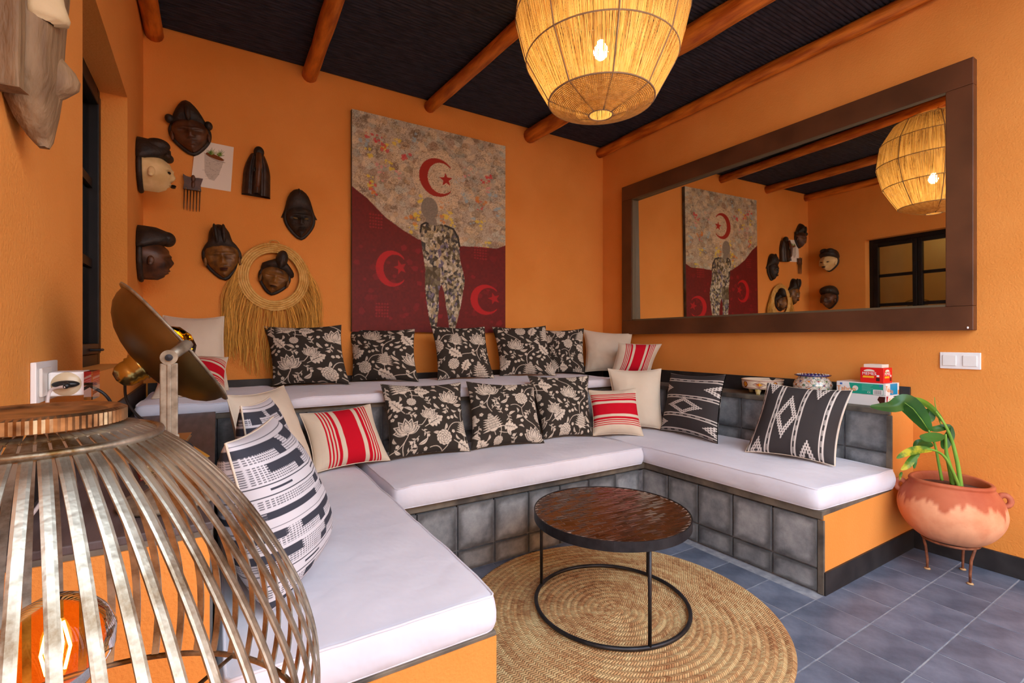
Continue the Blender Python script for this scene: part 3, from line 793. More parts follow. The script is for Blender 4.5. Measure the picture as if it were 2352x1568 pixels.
# the far left corner of the ledge
cushion('large plain cream cushion on the upper ledge at far left, behind the dish lamp', (Vector((-.28, 3.20, .812)), Vector((.055, 3.12, .812)), Vector((.035, 3.34, 1.235)), Vector((-.265, 3.39, 1.235))), 0.155, gc, M_cream, n=44)
cushion('red-striped cushion slumped behind the dish lamp on the upper ledge', (Vector((-.27, 2.88, .812)), Vector((.04, 2.76, .812)), Vector((.05, 3.02, 1.0)), Vector((-.24, 3.16, 1.0))), 0.155, gr, fn=stripes([(.5 + (a-.5)*.9, .5+(b-.5)*.9) for a, b in RED], 'v'), n=150)
# lower row
cushion('red-striped cushion with upright stripes on the lower seat, left of the flower prints', lean((722, 1090), (896, 1060), ZW, (688, 950), (850, 928), 28), 0.165, gr, fn=stripes(RED), n=190)
cushion('flower-print cushion on the lower seat, leftmost, right beside the red-striped one', lean((893, 1060), (1080, 1040), ZW, (874, 882), (1058, 878), 27), 0.165, gf, fn=floral(.05, .42, .86), n=200)
cushion('flower-print cushion on the lower seat, in the middle of three', lean((1082, 1037), (1250, 1020), ZW, (1071, 876), (1226, 880), 26), 0.165, gf, fn=floral(.02, .98, .84), n=190)
cushion('flower-print cushion on the lower seat, rightmost, next to the small red-striped one', lean((1250, 1012), (1360, 1003), ZW, (1212, 862), (1352, 862), 26), 0.155, gf, fn=floral(.30, .52, .80), n=180)
cushion('small red-striped cushion with level stripes before the cream cushion in the corner', lean((1362, 1003), (1478, 1004), ZW, (1352, 896), (1460, 890), 22), 0.155, gr, fn=stripes(RED, 'v'), n=170)
cushion('plain cream cushion in the right corner of the lower seat', (Vector((2.37, 2.49, .475)), Vector((2.62, 2.28, .475)), Vector((2.73, 2.39, .885)), Vector((2.41, 2.60, .885))), .15, gc, M_cream, n=44)
gk = 'charcoal cushions with white woven diamonds'
cushion('charcoal cushion with level white bands and diamond, beside the cream corner cushion', lean((1517, 990), (1648, 1022), ZW, (1540, 856), (1668, 860), 24), 0.155, gk, fn=kilim('v'), n=200, piping=M_print)
cushion('charcoal cushion with slanting white bands at the right end of the seat', lean((1712, 1040), (1918, 1074), ZW, (1762, 878), (1958, 896), 26), 0.165, gk, fn=kilim('u'), n=220, piping=M_cream)
# left bench, seen almost from the side
gw = 'grey and white woven-band cushions'
cushion('grey and white banded cushion nearest the wire cage lamp, on the left seat', (Vector((.10, 1.22, .475)), Vector((.27, 1.57, .475)), Vector((.14, 1.58, .87)), Vector((.015, 1.20, .875))), .22, gw, fn=weave(3), n=300, nb_=140, pinch=.05, power=.5, crease=.004)
cushion('grey and white banded cushion under the dish lamp rim, behind its twin', (Vector((.11, 1.68, .475)), Vector((.27, 2.03, .475)), Vector((.17, 2.04, .88)), Vector((.06, 1.64, .90))), .15, gw, fn=weave(8), n=240, nb_=120, pinch=.05, power=.5, crease=.004)
cushion('plain cream cushion on the left seat between banded and red-striped ones', (Vector((.10, 2.10, .47)), Vector((.40, 2.44, .47)), Vector((.28, 2.62, .87)), Vector((.03, 2.28, .87))), .15, gc, M_cream, n=44)
# ---------------------------------------------------------------- painting
def painting():
    PW, PH = 1.238, 1.545
    x0 = 0.796; z0 = 1.150
    n, m = 300, 374
    R_ = Ras(600, 752, ch=3)
    Y, X = np.mgrid[0:752, 0:600]
    # collage of torn printed scraps
    base = np.array(lin((186, 172, 148)))
    R_.a[:] = base
    g = np.random.RandomState(11)
    pal = [(206, 184, 146), (176, 158, 124), (220, 198, 158), (160, 166, 152), (140, 122, 94), (190, 194, 176), (226, 204, 166), (190, 158, 116), (158, 130, 106), (120, 104, 82)]
    def scrap(cx, cy, s, colr, al=.85, k=6):
        a0 = g.uniform(0, 6.28); P = [(cx + s*g.uniform(.6, 1.2)*math.cos(a0+6.28*i/k), cy + s*g.uniform(.45, 1.0)*math.sin(a0+6.28*i/k)) for i in range(k)]
        R_.poly(P, lin(colr), al)
    for _ in range(900):
        scrap(g.uniform(0, 1), g.uniform(.5, 1.25), g.uniform(.010, .038), pal[g.randint(len(pal))], .6)
    # speckled print all over
    sp = g.rand(376, 300) ; sp = np.kron(sp, np.ones((2, 2)))[:752, :600]
    dens = np.kron(g.rand(26, 21), np.ones((30, 30)))[:752, :600]
    dk = (sp < .08 + .42 * dens ** 2)[..., None]
    R_.a = np.where(dk, R_.a * .45 + lin((96, 56, 34)) * .35, R_.a)
    bl = (sp > .93)[..., None]; R_.a = np.where(bl, R_.a * .5 + lin((220, 214, 196)) * .5, R_.a)
    for c, lst in (((226, 200, 60), [(.12, 1.02), (.21, 1.08), (.24, .98), (.12, .86), (.30, 1.12), (.62, .74), (.84, .70), (.88, .56), (.42, .70), (.40, .62), (.64, .68), (.46, .80)]),
                   ((206, 50, 60), [(.12, 1.12), (.18, 1.10), (.22, 1.07), (.35, 1.04), (.86, 1.0), (.90, 1.02), (.84, .82), (.14, .82)]),
                   ((150, 176, 186), [(.72, .98), (.70, .92), (.74, .86), (.92, .92), (.78, .72), (.96, .80), (.08, 1.08), (.4, 1.16)]),
                   ((214, 150, 140), [(.20, .90), (.19, .94), (.76, 1.02), (.88, .94), (.3, .92)]), ((206, 130, 50), [(.14, .80), (.38, .68), (.60, .80), (.57, .70), (.84, .86)])):
        for (a, b) in lst:
            for _ in range(6): scrap(a + g.uniform(-.03, .03), b + g.uniform(-.03, .03), g.uniform(.004, .018), c, .75, 5)
    # paler halo round the emblem
    d = np.hypot(X/600 - .565, (Y/600 - .945))
    hal = ((d < .17) & (sp > .22))[..., None]; R_.a = np.where(hal, R_.a * .35 + lin((222, 200, 164)) * .65, R_.a)
    # deep red ground
    red = lin((104, 18, 14))
    P = [(0, 0), (0, .815), (.10, .76), (.22, .665), (.34, .60), (.43, .56), (.46, .555), (.68, .545), (.84, .555), (.94, .555), (1, .585), (1, 0)]
    R_.poly(P, red)
    msk = np.abs(R_.a - red).sum(2) < 1e-6
    nz = g.rand(94, 75); nz = np.kron(nz, np.ones((8, 8)))[:752, :600]
    R_.a = np.where(msk[..., None], R_.a * (.88 + .24 * nz[..., None]), R_.a)
    def star(cx, cy, r, c, al=1.0, rot=.1):
        R_.poly([(cx + (r if i % 2 == 0 else r*.42)*math.cos(math.pi/2+rot+i*math.pi/5), cy + (r if i % 2 == 0 else r*.42)*math.sin(math.pi/2+rot+i*math.pi/5)) for i in range(10)], lin(c), al)
    def crescent(cx, cy, r, c, al=1.0, op=.75, th=.36):
        o = [(cx + r*math.cos(a), cy + r*math.sin(a)) for a in np.linspace(op, 2*math.pi - op, 40)]
        i2 = r * (1 - th * .55); sx = r * th * .62
        ins = [(cx + sx + i2*math.cos(a)*.93, cy + i2*math.sin(a)) for a in np.linspace(2*math.pi - op*1.02, op*1.02, 40)]
        R_.poly(o + ins, lin(c), al)
    crescent(.555, .952, .118, (158, 40, 26)); star(.612, .948, .045, (166, 40, 28))
    for cx, cy, s in ((.26, .37, .105), (.87, .215, .098)):
        crescent(cx, cy, s, (196, 22, 26), .8); star(cx + .055, cy + .01, s*.42, (180, 24, 26), .75, .3)
    for _ in range(70):
        a, b = g.uniform(.03, .97), g.uniform(.03, .5)
        scrap(a, b, g.uniform(.008, .03), (150, 20, 30), g.uniform(.15, .55), 5)
    for (a, b) in ((.12, .60), (.16, .09), (.80, .48)):
        for i in range(5):
            for j in range(5): scrap(a + i*.018, b + j*.018, .009, (160, 30, 34), .6, 4)
    # the standing figure, pasted together from scraps
    body = [(.445, .60), (.455, .655), (.50, .668), (.545, .668), (.60, .668), (.66, .65), (.69, .60), (.70, .53), (.705, .45), (.725, .38), (.735, .33), (.722, .25), (.705, .15), (.682, .06), (.665, .0), (.635, .0), (.628, .08), (.61, .18), (.60, .25), (.583, .30), (.565, .25), (.565, .15), (.555, .06), (.54, .0), (.525, .01), (.505, .07), (.487, .18), (.475, .28), (.478, .38), (.462, .48), (.45, .55)]
    B = Ras(600, 752, ch=1); B.poly(body, 1.0)
    H_ = Ras(600, 752, ch=1); H_.disc((.505, .755), .055, 1.0, 24, 1, 1.25); H_.poly([(.485, .70), (.545, .70), (.56, .655), (.475, .655)], 1.0)
    sc2 = np.random.RandomState(4)
    vor = sc2.rand(5200, 2) * [1, 1.25]; vc = np.array([lin(c) for c in [(196, 186, 160), (160, 150, 126), (96, 92, 84), (66, 64, 60), (210, 200, 176), (120, 112, 130), (150, 140, 110), (84, 74, 50), (186, 168, 130)]])[sc2.randint(0, 9, 5200)]
    bm = B.a[..., 0] > .5; ys, xs = np.nonzero(bm)
    pos = np.stack([xs / 600, ys / 600], 1); best = np.zeros(len(pos), int); bd = np.full(len(pos), 9.0)
    for i, (a, b) in enumerate(vor):
        if not (.42 < a < .76 and b < .7): continue
        dd = (pos[:, 0] - a)**2 + ((pos[:, 1] - b) * .7)**2; mm = dd < bd; bd[mm] = dd[mm]; best[mm] = i
    colr = vc[best]; spk = sp[bm][:, None]; colr = np.where(spk < .25, colr * .4, colr); R_.a[bm] = colr
    leg = bm & (X/600 < .575) & (Y/600 > .285) & (Y/600 < .40); R_.a[leg] = R_.a[leg] * .25 + lin((92, 78, 44)) * .6
    hm = H_.a[..., 0] > .5; R_.a[hm] = (lin((132, 124, 110))[None, :] * (.75 + .5 * sp[hm][:, None]))
    R_.line([(.445, .60), (.452, .648), (.478, .664), (.50, .66)], .012, lin((40, 36, 32))); R_.line([(.60, .664), (.66, .648), (.69, .60), (.70, .54)], .013, lin((40, 36, 32)))
    U, V = np.meshgrid(np.linspace(0, 1, n + 1), np.linspace(0, 1, m + 1))
    xs_ = x0 + U * PW; t_ = xs_ * FW.x + (YB - .04) * FW.y; l_ = xs_ * RT.x + (YB - .04) * RT.y
    A_ = CXP + FPX * l_ / t_; A_ = (A_ - A_[0, 0]) / (A_[0, -1] - A_[0, 0])   # the sketch was measured in perspective: undo it
    colr = R_.samp(A_ * .999, V * PH / PW * .9999)
    yb, yf = YB - 0.006, YB - 0.040
    root = MB().box((x0, yf + .001, z0), (x0 + PW, yb, z0 + PH)).build('painting', mat('canvas_edge', srgb(110, 118, 116), srgb(70, 66, 60), rough=.9, scale=6))
    me = bpy.data.meshes.new('canvas')
    P3 = np.stack([x0 + U * PW, yf + 0 * U - .0008 * (colr.mean(2) > .25), z0 + V * PH], 2).reshape(-1, 3)
    idx = (np.arange(m)[:, None] * (n+1) + np.arange(n)[None, :]).ravel()
    fc = np.stack([idx, idx+1, idx+n+2, idx+n+1], 1)
    me.vertices.add(len(P3)); me.vertices.foreach_set('co', P3.ravel()); me.loops.add(fc.size); me.loops.foreach_set('vertex_index', fc.ravel().astype(np.int32))
    me.polygons.add(len(fc)); me.polygons.foreach_set('loop_start', np.arange(0, fc.size, 4, dtype=np.int32)); me.polygons.foreach_set('loop_total', np.full(len(fc), 4, np.int32)); me.update(calc_edges=True)
    me.materials.append(mat('collage_paint', (1, 1, 1, 1), rough=.55, attr='print', spec=.3, bump=.15, bscale=90))
    ob = bpy.data.objects.new('canvas', me); col.objects.link(ob); ob.parent = root
    setcol(ob, 'print', colr.reshape(-1, 3))
    tag(root, 'tall collage painting of a standing figure under a red crescent, on the back wall', 'painting')
painting()

# ---------------------------------------------------------------- mirror
MX = 3.142
def mirror():
    y0, y1, za, zb, fwid, th = 0.805, 3.155, 1.142, 2.455, 0.118, 0.052
    root = thing('wall_mirror', 'wide mirror in a flat dark brown wooden frame on the right wall', 'mirror', (MX, 2.0, za))
    x0, x1 = MX - th, MX - 0.001
    for nm, a, b in (('frame_rail', (y0, za), (y1, za + fwid)), ('frame_rail', (y0, zb - fwid - .01), (y1, zb)), ('frame_stile', (y0, za + fwid + .0005), (y0 + fwid - .014, zb - fwid - .0105)), ('frame_stile', (y1 - fwid, za + fwid + .0005), (y1, zb - fwid - .0105))):
        MB().box((x0, a[0], a[1]), (x1, b[0], b[1])).build(nm, M_frame, root, bevel=.003)
    ins = .012
    lip = MB()
    for a, b in (((y0 + fwid - .014, za + fwid), (y1 - fwid, za + fwid + ins)), ((y0 + fwid - .014, zb - fwid - .01 - ins), (y1 - fwid, zb - fwid - .01)), ((y1 - fwid - ins, za + fwid), (y1 - fwid, zb - fwid - .01))):
        lip.box((x0 + .002, a[0], a[1]), (x0 + .050, b[0], b[1]))
    lip.build('inner_lip', mat('lip_wood', srgb(92, 78, 56), rough=.5), root)
    m = bpy.data.materials.new('silvered_glass'); m.use_nodes = True
    p = m.node_tree.nodes['Principled BSDF']; p.inputs['Metallic'].default_value = 1; p.inputs['Roughness'].default_value = .012; p.inputs['Base Color'].default_value = (.86, .87, .82, 1)
    e, ph = 0.016, -0.010                       # it hangs a touch out of true
    yc, zc = 2.0, 1.81; X_ = x0 + .033
    def gx(y, z): return X_ - .006 + (y - yc) * math.tan(e) * 1.0 + (z - zc) * math.tan(ph) * 1.1
    MB().add([(gx(y, z), y, z) for y, z in ((y0 + .10, za + .11), (y1 - .11, za + .11), (y1 - .11, zb - .12), (y0 + .10, zb - .12))], [(0, 1, 2, 3)]).build('glass', m, root)
    MB().ell((x0 - .002, y0 + .02, za + .012), (.006, .004, .006)).build('screw_cap', M_plastic, root)
mirror()

# ---------------------------------------------------------------- raffia pendant lamp
def pendant():
    c = Vector((1.392, 1.545, 0))
    root = thing('pendant_lamp', 'large globe pendant lamp of straw-coloured raffia, hanging over the coffee table', 'lamp', (c.x, c.y, 2.05))
    prof = [(.05, 2.052), (.222, 2.112), (.318, 2.285), (.362, 2.46), (.338, 2.63), (.25, 2.775), (.08, 2.85)]
    m = mat('raffia_shade', srgb(206, 166, 100), srgb(226, 190, 128), rough=.8, scale=60, stretch=(1, 1, .05), trans=.5, spec=.1, attr='print')
    NR = 8
    def rib(i, z_i):  # straight chords between the wires: octagonal bulge is slight
        return prof[i]
    # straight strands between neighbouring rings
    for sec in range(1, 6):
        (r0, z0), (r1, z1) = prof[sec], prof[sec + 1]
        mb = MB(); n = int(2 * math.pi * max(r0, r1) / .0027); cols = []
        for k in range(n):
            a = 2 * math.pi * (k + rnd.uniform(-.3, .3)) / n
            if rnd.random() < .035: continue
            wv = math.pi / n * rnd.uniform(.75, 1.28)
            dr = rnd.uniform(-.0016, .0016); tw = rnd.uniform(-.012, .012)
            def pt(r, z, aa): return (c.x + (r + dr) * math.cos(aa), c.y + (r + dr) * math.sin(aa), z)
            rm, zm = (r0 + r1) / 2 + .002, (z0 + z1) / 2
            mb.add([pt(r0, z0, a - wv), pt(r0, z0, a + wv), pt(rm, zm, a + wv + tw*.5), pt(rm, zm, a - wv + tw*.5), pt(r1, z1, a + wv + tw), pt(r1, z1, a - wv + tw)], [(0, 1, 2, 3), (3, 2, 4, 5)])
            q = rnd.uniform(.78, 1.06) if rnd.random() < .9 else rnd.uniform(.45, .75)
            cols += [(q, q * rnd.uniform(.94, 1.0), q * .92)] * 6
        ob = mb.build('raffia_strands', m, root); setcol(ob, 'print', cols); ob['kind'] = 'stuff'
    # netted bottom
    mb = MB(); cols = []
    (r0, z0), (r1, z1) = prof[0], prof[1]
    for j in range(26):
        f = (j + .5) / 26; r = r0 + (r1 - r0) * f; z = z0 + (z1 - z0) * f - .006 * math.sin(math.pi * f)
        n = 150; pts = []
        for k in range(n):
            a = 2 * math.pi * k / n; rr = r + .0011 * math.sin(k * math.pi + j * math.pi)
            pts.append((c.x + rr * math.cos(a), c.y + rr * math.sin(a), z + .0008 * math.sin(k * math.pi)))
        mb.tube(pts, .0021, 4, closed=True)
    for k in range(150):
        a = 2 * math.pi * k / 150
        if k % 2 and False: continue
        mb.tube([(c.x + r_ * math.cos(a), c.y + r_ * math.sin(a), z_ - .006*math.sin(math.pi*f_)) for f_ in (.0 if k % 3 == 0 else .33, .5, .75, 1) for r_, z_ in [(r0 + (r1-r0)*f_, z0 + (z1-z0)*f_)]], .0016, 3, caps=False)
    ob = mb.build('netted_base', m, root); setcol(ob, 'print', np.ones((len(ob.data.vertices), 3)) * .9); ob['kind'] = 'stuff'
    wire = mat('wrapped_wire', srgb(176, 150, 116), srgb(160, 132, 100), rough=.8, trans=.2)
    for i, (r, z) in enumerate(prof):
        MB().tube([(c.x + r * math.cos(a), c.y + r * math.sin(a), z) for a in np.linspace(0, 2*math.pi, 64, endpoint=False)], .0032, 6, closed=True).build('ring_wire', wire, root, smooth=True)
    for k in range(NR):
        a = 2 * math.pi * (k + .33) / NR
        MB().tube([(c.x + (r + .001) * math.cos(a), c.y + (r + .001) * math.sin(a), z) for r, z in prof], .0032, 6).build('rib_wire', wire, root, smooth=True)
    MB().tube([(c.x, c.y, 2.85), (c.x, c.y, ZC - .01)], .004, 6).build('cord', M_cable, root)
    MB().tube([(c.x - .08, c.y, 2.85), (c.x + .08, c.y, 2.85)], .003, 6).build('cross_bar', M_iron, root)
    MB().tube([(c.x, c.y, 2.85), (c.x, c.y, 2.43)], .003, 6).build('inner_cord', M_cable, root)
    MB().lathe([(.0, 2.43), (.016, 2.43), (.02, 2.40), (.018, 2.365), (.0, 2.365)], 16, c).build('lamp_holder', M_blackp, root, smooth=True)
    MB().lathe([(.0, 2.288), (.014, 2.291), (.026, 2.303), (.031, 2.32), (.028, 2.336), (.018, 2.352), (.014, 2.366), (0, 2.366)], 20, c).build('light_bulb', emit('lit_bulb', (1.0, .73, .36, 1), PEND), root, smooth=True)
PEND = 290.0
pendant()

# ---------------------------------------------------------------- round rug
def rug():
    c = Vector((1.372, 1.424, 0)); R0 = .621; nc = 23; n = 360; per = R0 / nc; q = 5
    vs = []; rad = [0.0006]
    for i in range(nc):
        for k in range(q): rad.append(per * (i + (k + 1) / q))
    for r in rad:
        f = (r / per) % 1.0; ridge = math.sin(math.pi * f) ** .6 if .001 < f < .999 else 0
        for k in range(n):
            a = 2 * math.pi * k / n
            wob = 1 + .005 * noise.noise((math.cos(a) * 2, math.sin(a) * 2, r * 6)) * (r / R0)
            vs.append((r * wob * math.cos(a), r * wob * math.sin(a), .0055 + .0035 * ridge))
    fs = [(j*n+k, j*n+(k+1) % n, (j+1)*n+(k+1) % n, (j+1)*n+k) for j in range(len(rad)-1) for k in range(n)]
    o = len(vs) - n; m0 = len(vs)
    for k in range(n): x, y, z = vs[o + k]; vs.append((x, y, .0006))
    fs += [(o+k, o+(k+1) % n, m0+(k+1) % n, m0+k) for k in range(n)]
    m = bpy.data.materials.new('braided_palm'); m.use_nodes = True
    nt = m.node_tree; N = nt.nodes; L = nt.links; P = N['Principled BSDF']; P.inputs['Roughness'].default_value = .85; P.inputs['Specular IOR Level'].default_value = .15
    def M_(op, a, b=None, c2=None):
        nd = N.new('ShaderNodeMath'); nd.operation = op
        for i, v in enumerate((a, b, c2)):
            if v is None: continue
            if isinstance(v, (int, float)): nd.inputs[i].default_value = v
            else: L.new(v, nd.inputs[i])
        return nd.outputs[0]
    tc = N.new('ShaderNodeTexCoord'); sp = N.new('ShaderNodeSeparateXYZ'); L.new(tc.outputs['Object'], sp.inputs[0])
    X, Y = sp.outputs[0], sp.outputs[1]
    r = M_('SQRT', M_('ADD', M_('MULTIPLY', X, X), M_('MULTIPLY', Y, Y))); ang = M_('ARCTAN2', Y, X)
    b = M_('DIVIDE', r, per); ring = M_('FLOOR', b); f = M_('FRACT', b)
    cnt = M_('ROUND', M_('DIVIDE', M_('MULTIPLY', M_('ADD', ring, .6), 2 * math.pi * per), .0098))
    turn = M_('DIVIDE', ang, 2 * math.pi)
    s_ = M_('ADD', M_('MULTIPLY', turn, cnt), M_('MULTIPLY', M_('ABSOLUTE', M_('SUBTRACT', f, .5)), 2.1))
    ph = M_('FRACT', s_); idx = M_('FLOOR', s_)
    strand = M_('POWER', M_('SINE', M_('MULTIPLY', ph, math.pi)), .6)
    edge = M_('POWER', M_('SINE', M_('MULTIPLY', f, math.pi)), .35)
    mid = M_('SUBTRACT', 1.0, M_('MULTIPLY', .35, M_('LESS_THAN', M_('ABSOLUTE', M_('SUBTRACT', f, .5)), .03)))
    wn = N.new('ShaderNodeTexWhiteNoise'); wn.noise_dimensions = '3D'; cb = N.new('ShaderNodeCombineXYZ')
    L.new(idx, cb.inputs[0]); L.new(ring, cb.inputs[1]); L.new(M_('GREATER_THAN', f, .5), cb.inputs[2]); L.new(cb.outputs[0], wn.inputs[0])
    ns = N.new('ShaderNodeTexNoise'); ns.inputs['Scale'].default_value = 1.6; cb2 = N.new('ShaderNodeCombineXYZ')
    L.new(M_('MULTIPLY', M_('COSINE', ang), 1.5), cb2.inputs[0]); L.new(M_('MULTIPLY', M_('SINE', ang), 1.5), cb2.inputs[1]); L.new(M_('MULTIPLY', ring, .43), cb2.inputs[2]); L.new(cb2.outputs[0], ns.inputs['Vector'])
    t = M_('ADD', M_('MULTIPLY', wn.outputs['Value'], .55), M_('SUBTRACT', M_('MULTIPLY', ns.outputs['Fac'], 1.6), .55))
    cr = N.new('ShaderNodeValToRGB'); e = cr.color_ramp.elements; e[0].position = 0; e[0].color = srgb(168, 116, 76); e[1].position = 1; e[1].color = srgb(228, 200, 146)
    e2 = cr.color_ramp.elements.new(.45); e2.color = srgb(206, 162, 112); L.new(t, cr.inputs[0])
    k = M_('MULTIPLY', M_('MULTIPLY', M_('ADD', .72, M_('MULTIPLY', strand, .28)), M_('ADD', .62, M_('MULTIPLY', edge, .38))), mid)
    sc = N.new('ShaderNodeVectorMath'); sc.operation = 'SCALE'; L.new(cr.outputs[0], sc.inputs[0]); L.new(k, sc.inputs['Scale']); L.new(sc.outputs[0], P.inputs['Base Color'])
    bp = N.new('ShaderNodeBump'); bp.inputs['Strength'].default_value = .8; bp.inputs['Distance'].default_value = .003; L.new(strand, bp.inputs['Height']); L.new(bp.outputs[0], P.inputs['Normal'])
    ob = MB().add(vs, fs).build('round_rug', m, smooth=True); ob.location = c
    tag(ob, 'round coiled rug of braided straw on the slate floor, under the coffee table', 'rug')
rug()

# ---------------------------------------------------------------- coffee table
def table():
    c = Vector((1.382, 1.473, 0)); r = .316; zt = .396; zf = .012
    root = thing('coffee_table', 'round low coffee table topped with brown glazed tiles on a black iron ring base', 'table', (c.x, c.y, 0))
    band = [(r - .004, zt - .036), (r, zt - .036), (r, zt + .001), (r - .004, zt + .001), (r - .004, zt - .036)]
    MB().lathe(band, 96, c).build('rim', M_iron, root, smooth=False)
    MB().lathe([(0, zt - .034), (r - .004, zt - .034), (r - .004, zt - .0024), (0, zt - .0024)], 64, c).build('tabletop_bed', mat('table_grout', srgb(120, 98, 84), srgb(176, 150, 130), rough=.9, scale=60), root)
    MB().tube([(c.x + (r-.008) * math.cos(a), c.y + (r-.008) * math.sin(a), zf + .009) for a in np.linspace(0, 2*math.pi, 80, endpoint=False)], .008, 10, closed=True).build('base_ring', M_iron, root, smooth=True)
    for ang in (122.9, -107.5, 14.4):
        a = math.radians(ang); p = (c.x + (r-.008) * math.cos(a), c.y + (r-.008) * math.sin(a))
        MB().tube([(p[0], p[1], zf + .01), (p[0], p[1], zt - .036)], .0068, 10).build('leg', M_iron, root, smooth=True)
    tm = mat('brown_glaze', srgb(38, 18, 10), srgb(74, 38, 22), rough=.2, scale=30, detail=2, coat=.5, rand=.4)
    ca = math.radians(-8); L_, W_ = .0605, .0172; ri = r - .006
    cnt = 0; rows = int(2 * ri / W_) + 2
    for j in range(-rows//2, rows//2 + 1):
        off = (j % 2) * L_ / 2 + rnd.uniform(-.006, .006)
        for i in range(-7, 8):
            x, y = i * L_ + off, j * W_; g0, g1 = rnd.uniform(.0003, .0014), rnd.uniform(.0003, .0014)
            pts = [(x - L_/2 + .0012, y - W_/2 + g0), (x + L_/2 - .0012, y - W_/2 + g0), (x + L_/2 - .0012, y + W_/2 - g1), (x - L_/2 + .0012, y + W_/2 - g1)]
            if math.hypot(x, y) > ri + .012: continue
            cl = []
            for (px_, py_) in pts:
                d = math.hypot(px_, py_)
                if d > ri: px_, py_ = px_ * ri / d, py_ * ri / d
                cl.append((px_, py_))
            if abs(cl[0][0] - cl[1][0]) < .004 and abs(cl[3][0] - cl[2][0]) < .004: continue
            cnt += 1
            tz = [zt - .001 + rnd.uniform(-.0007, .0007) for _ in range(4)]
            w2 = [(c.x + a * math.cos(ca) - b * math.sin(ca), c.y + a * math.sin(ca) + b * math.cos(ca)) for a, b in cl]
            cx_ = sum(p[0] for p in w2) / 4; cy_ = sum(p[1] for p in w2) / 4
            MB().add([(p[0], p[1], zt - .008) for p in w2] + [(p[0], p[1], z) for p, z in zip(w2, tz)], [(4,5,6,7), (0,1,5,4), (1,2,6,5), (2,3,7,6), (3,0,4,7)]).build('tile', tm, root, origin=(cx_, cy_, zt - .004))
    print('table tiles', cnt)
table()
# ---------------------------------------------------------------- carved masks
def frame_on(p, normal, tilt):
    """matrix whose X is to the right on the wall, Y up, Z out of the wall"""
    n = Vector(normal).normalized(); up = Vector((0, 0, 1)); x = up.cross(n).normalized()
    m = Matrix((x, up, n)).transposed().to_4x4()
    return Matrix.Translation(p) @ m @ Matrix.Rotation(math.radians(tilt), 4, 'Z')
def face_mesh(M, w, h, d, chin=.32, brow=1.0, mouth=1.0, nose=1.0, n=36, m=48, y0=0.0):
    """convex carved face: outline narrows to the chin; brow, eyes, nose and lips in relief"""
    V = []; F_ = []
    def hw(v):
        return w / 2 * (math.sin(math.pi * min(.5, .5 * (v / .62))) ** .72 if v < .62 else (1 - ((v - .62) / .38) ** 2.3 * .62)) * (1 - chin * max(0, .4 - v)) + .002
    G = lambda x, y, cx, cy, sx, sy: math.exp(-((x - cx) / sx) ** 2 - ((y - cy) / sy) ** 2)
    for j in range(m + 1):
        v = j / m
        for i in range(n + 1):
            a = math.pi * i / n; u = -math.cos(a)
            hx = hw(v); x = u * hx; y = v * h
            prof = d * (math.sin(math.pi * (.10 + .80 * v)) ** .45)
            z = prof * (max(0.0, math.sin(a)) ** .62)
            X = x / w * 2; Y = v
            s = max(0.0, math.sin(a)) ** .8
            z += s * d * (.22 * nose * G(X, Y, 0, .44, .13, .10) + .10 * nose * G(X, Y, 0, .56, .08, .12) + .12 * nose * (G(X, Y, -.14, .37, .09, .035) + G(X, Y, .14, .37, .09, .035))
                 - .16 * (G(X, Y, -.40, .545, .24, .055) + G(X, Y, .40, .545, .24, .055)) + .09 * (G(X, Y, -.40, .535, .17, .028) + G(X, Y, .40, .535, .17, .028))
                 - .06 * (G(X, Y, -.40, .53, .15, .007) + G(X, Y, .40, .53, .15, .007))
                 + .11 * brow * (G(X, Y, -.38, .635, .32, .028) + G(X, Y, .38, .635, .32, .028))
                 + .16 * mouth * (G(X, Y, 0, .245, .24, .032) + G(X, Y, 0, .185, .20, .030)) - .10 * mouth * G(X, Y, 0, .215, .26, .010) + .06 * G(X, Y, 0, .08, .25, .05) + .05 * G(X, Y, 0, .82, .12, .1))
            z += s * .0025 * noise.noise((x * 60, y * 60, d * 99)) + s * .004 * noise.noise((x * 22, y * 22, d * 50))
            V.append(M @ Vector((x, y + y0, z)))
    k = n + 1
    F_ = [(j*k+i, j*k+i+1, (j+1)*k+i+1, (j+1)*k+i) for j in range(m) for i in range(n)]
    mb = MB(); mb.add(V, F_)
    # flat back
    back = [j*k for j in range(m+1)] + [j*k + n for j in range(m, -1, -1)]
    mb.f.append(tuple(back)); return mb
def rotz(a): return Matrix.Rotation(math.radians(a), 3, 'Z')
def ell_on(mb, M, c, r, ang=0, n=18, m=12):
    R3 = M.to_3x3() @ rotz(ang)
    return mb.ell(M @ Vector(c), r, R3, n, m)
def cap_on(mb, M, rows, n=26, yo=0, grooves=0, lump=.004):
    V = []; sd = rnd.uniform(0, 60)
    for (y, hw, dp, dx) in rows:
        for i in range(n + 1):
            a = math.pi * i / n; s = max(0.0, math.sin(a)); u = -math.cos(a)
            z = dp * s ** .62 + lump * s * noise.noise((u * 3, y * 30, sd)) + (grooves * s * math.cos(u * 9) if grooves else 0)
            V.append(M @ Vector((dx + u * hw, y, max(.0, z))))
    k = n + 1; m = len(rows)
    o = len(mb.v); mb.add(V, [(j*k+i, j*k+i+1, (j+1)*k+i+1, (j+1)*k+i) for j in range(m-1) for i in range(n)])
    mb.f.append(tuple(o + q for q in range(k))[::-1]); mb.f.append(tuple(o + (m-1)*k + q for q in range(k)))
    mb.f.append(tuple([o + j*k for j in range(m)] + [o + j*k+n for j in range(m-1, -1, -1)]))
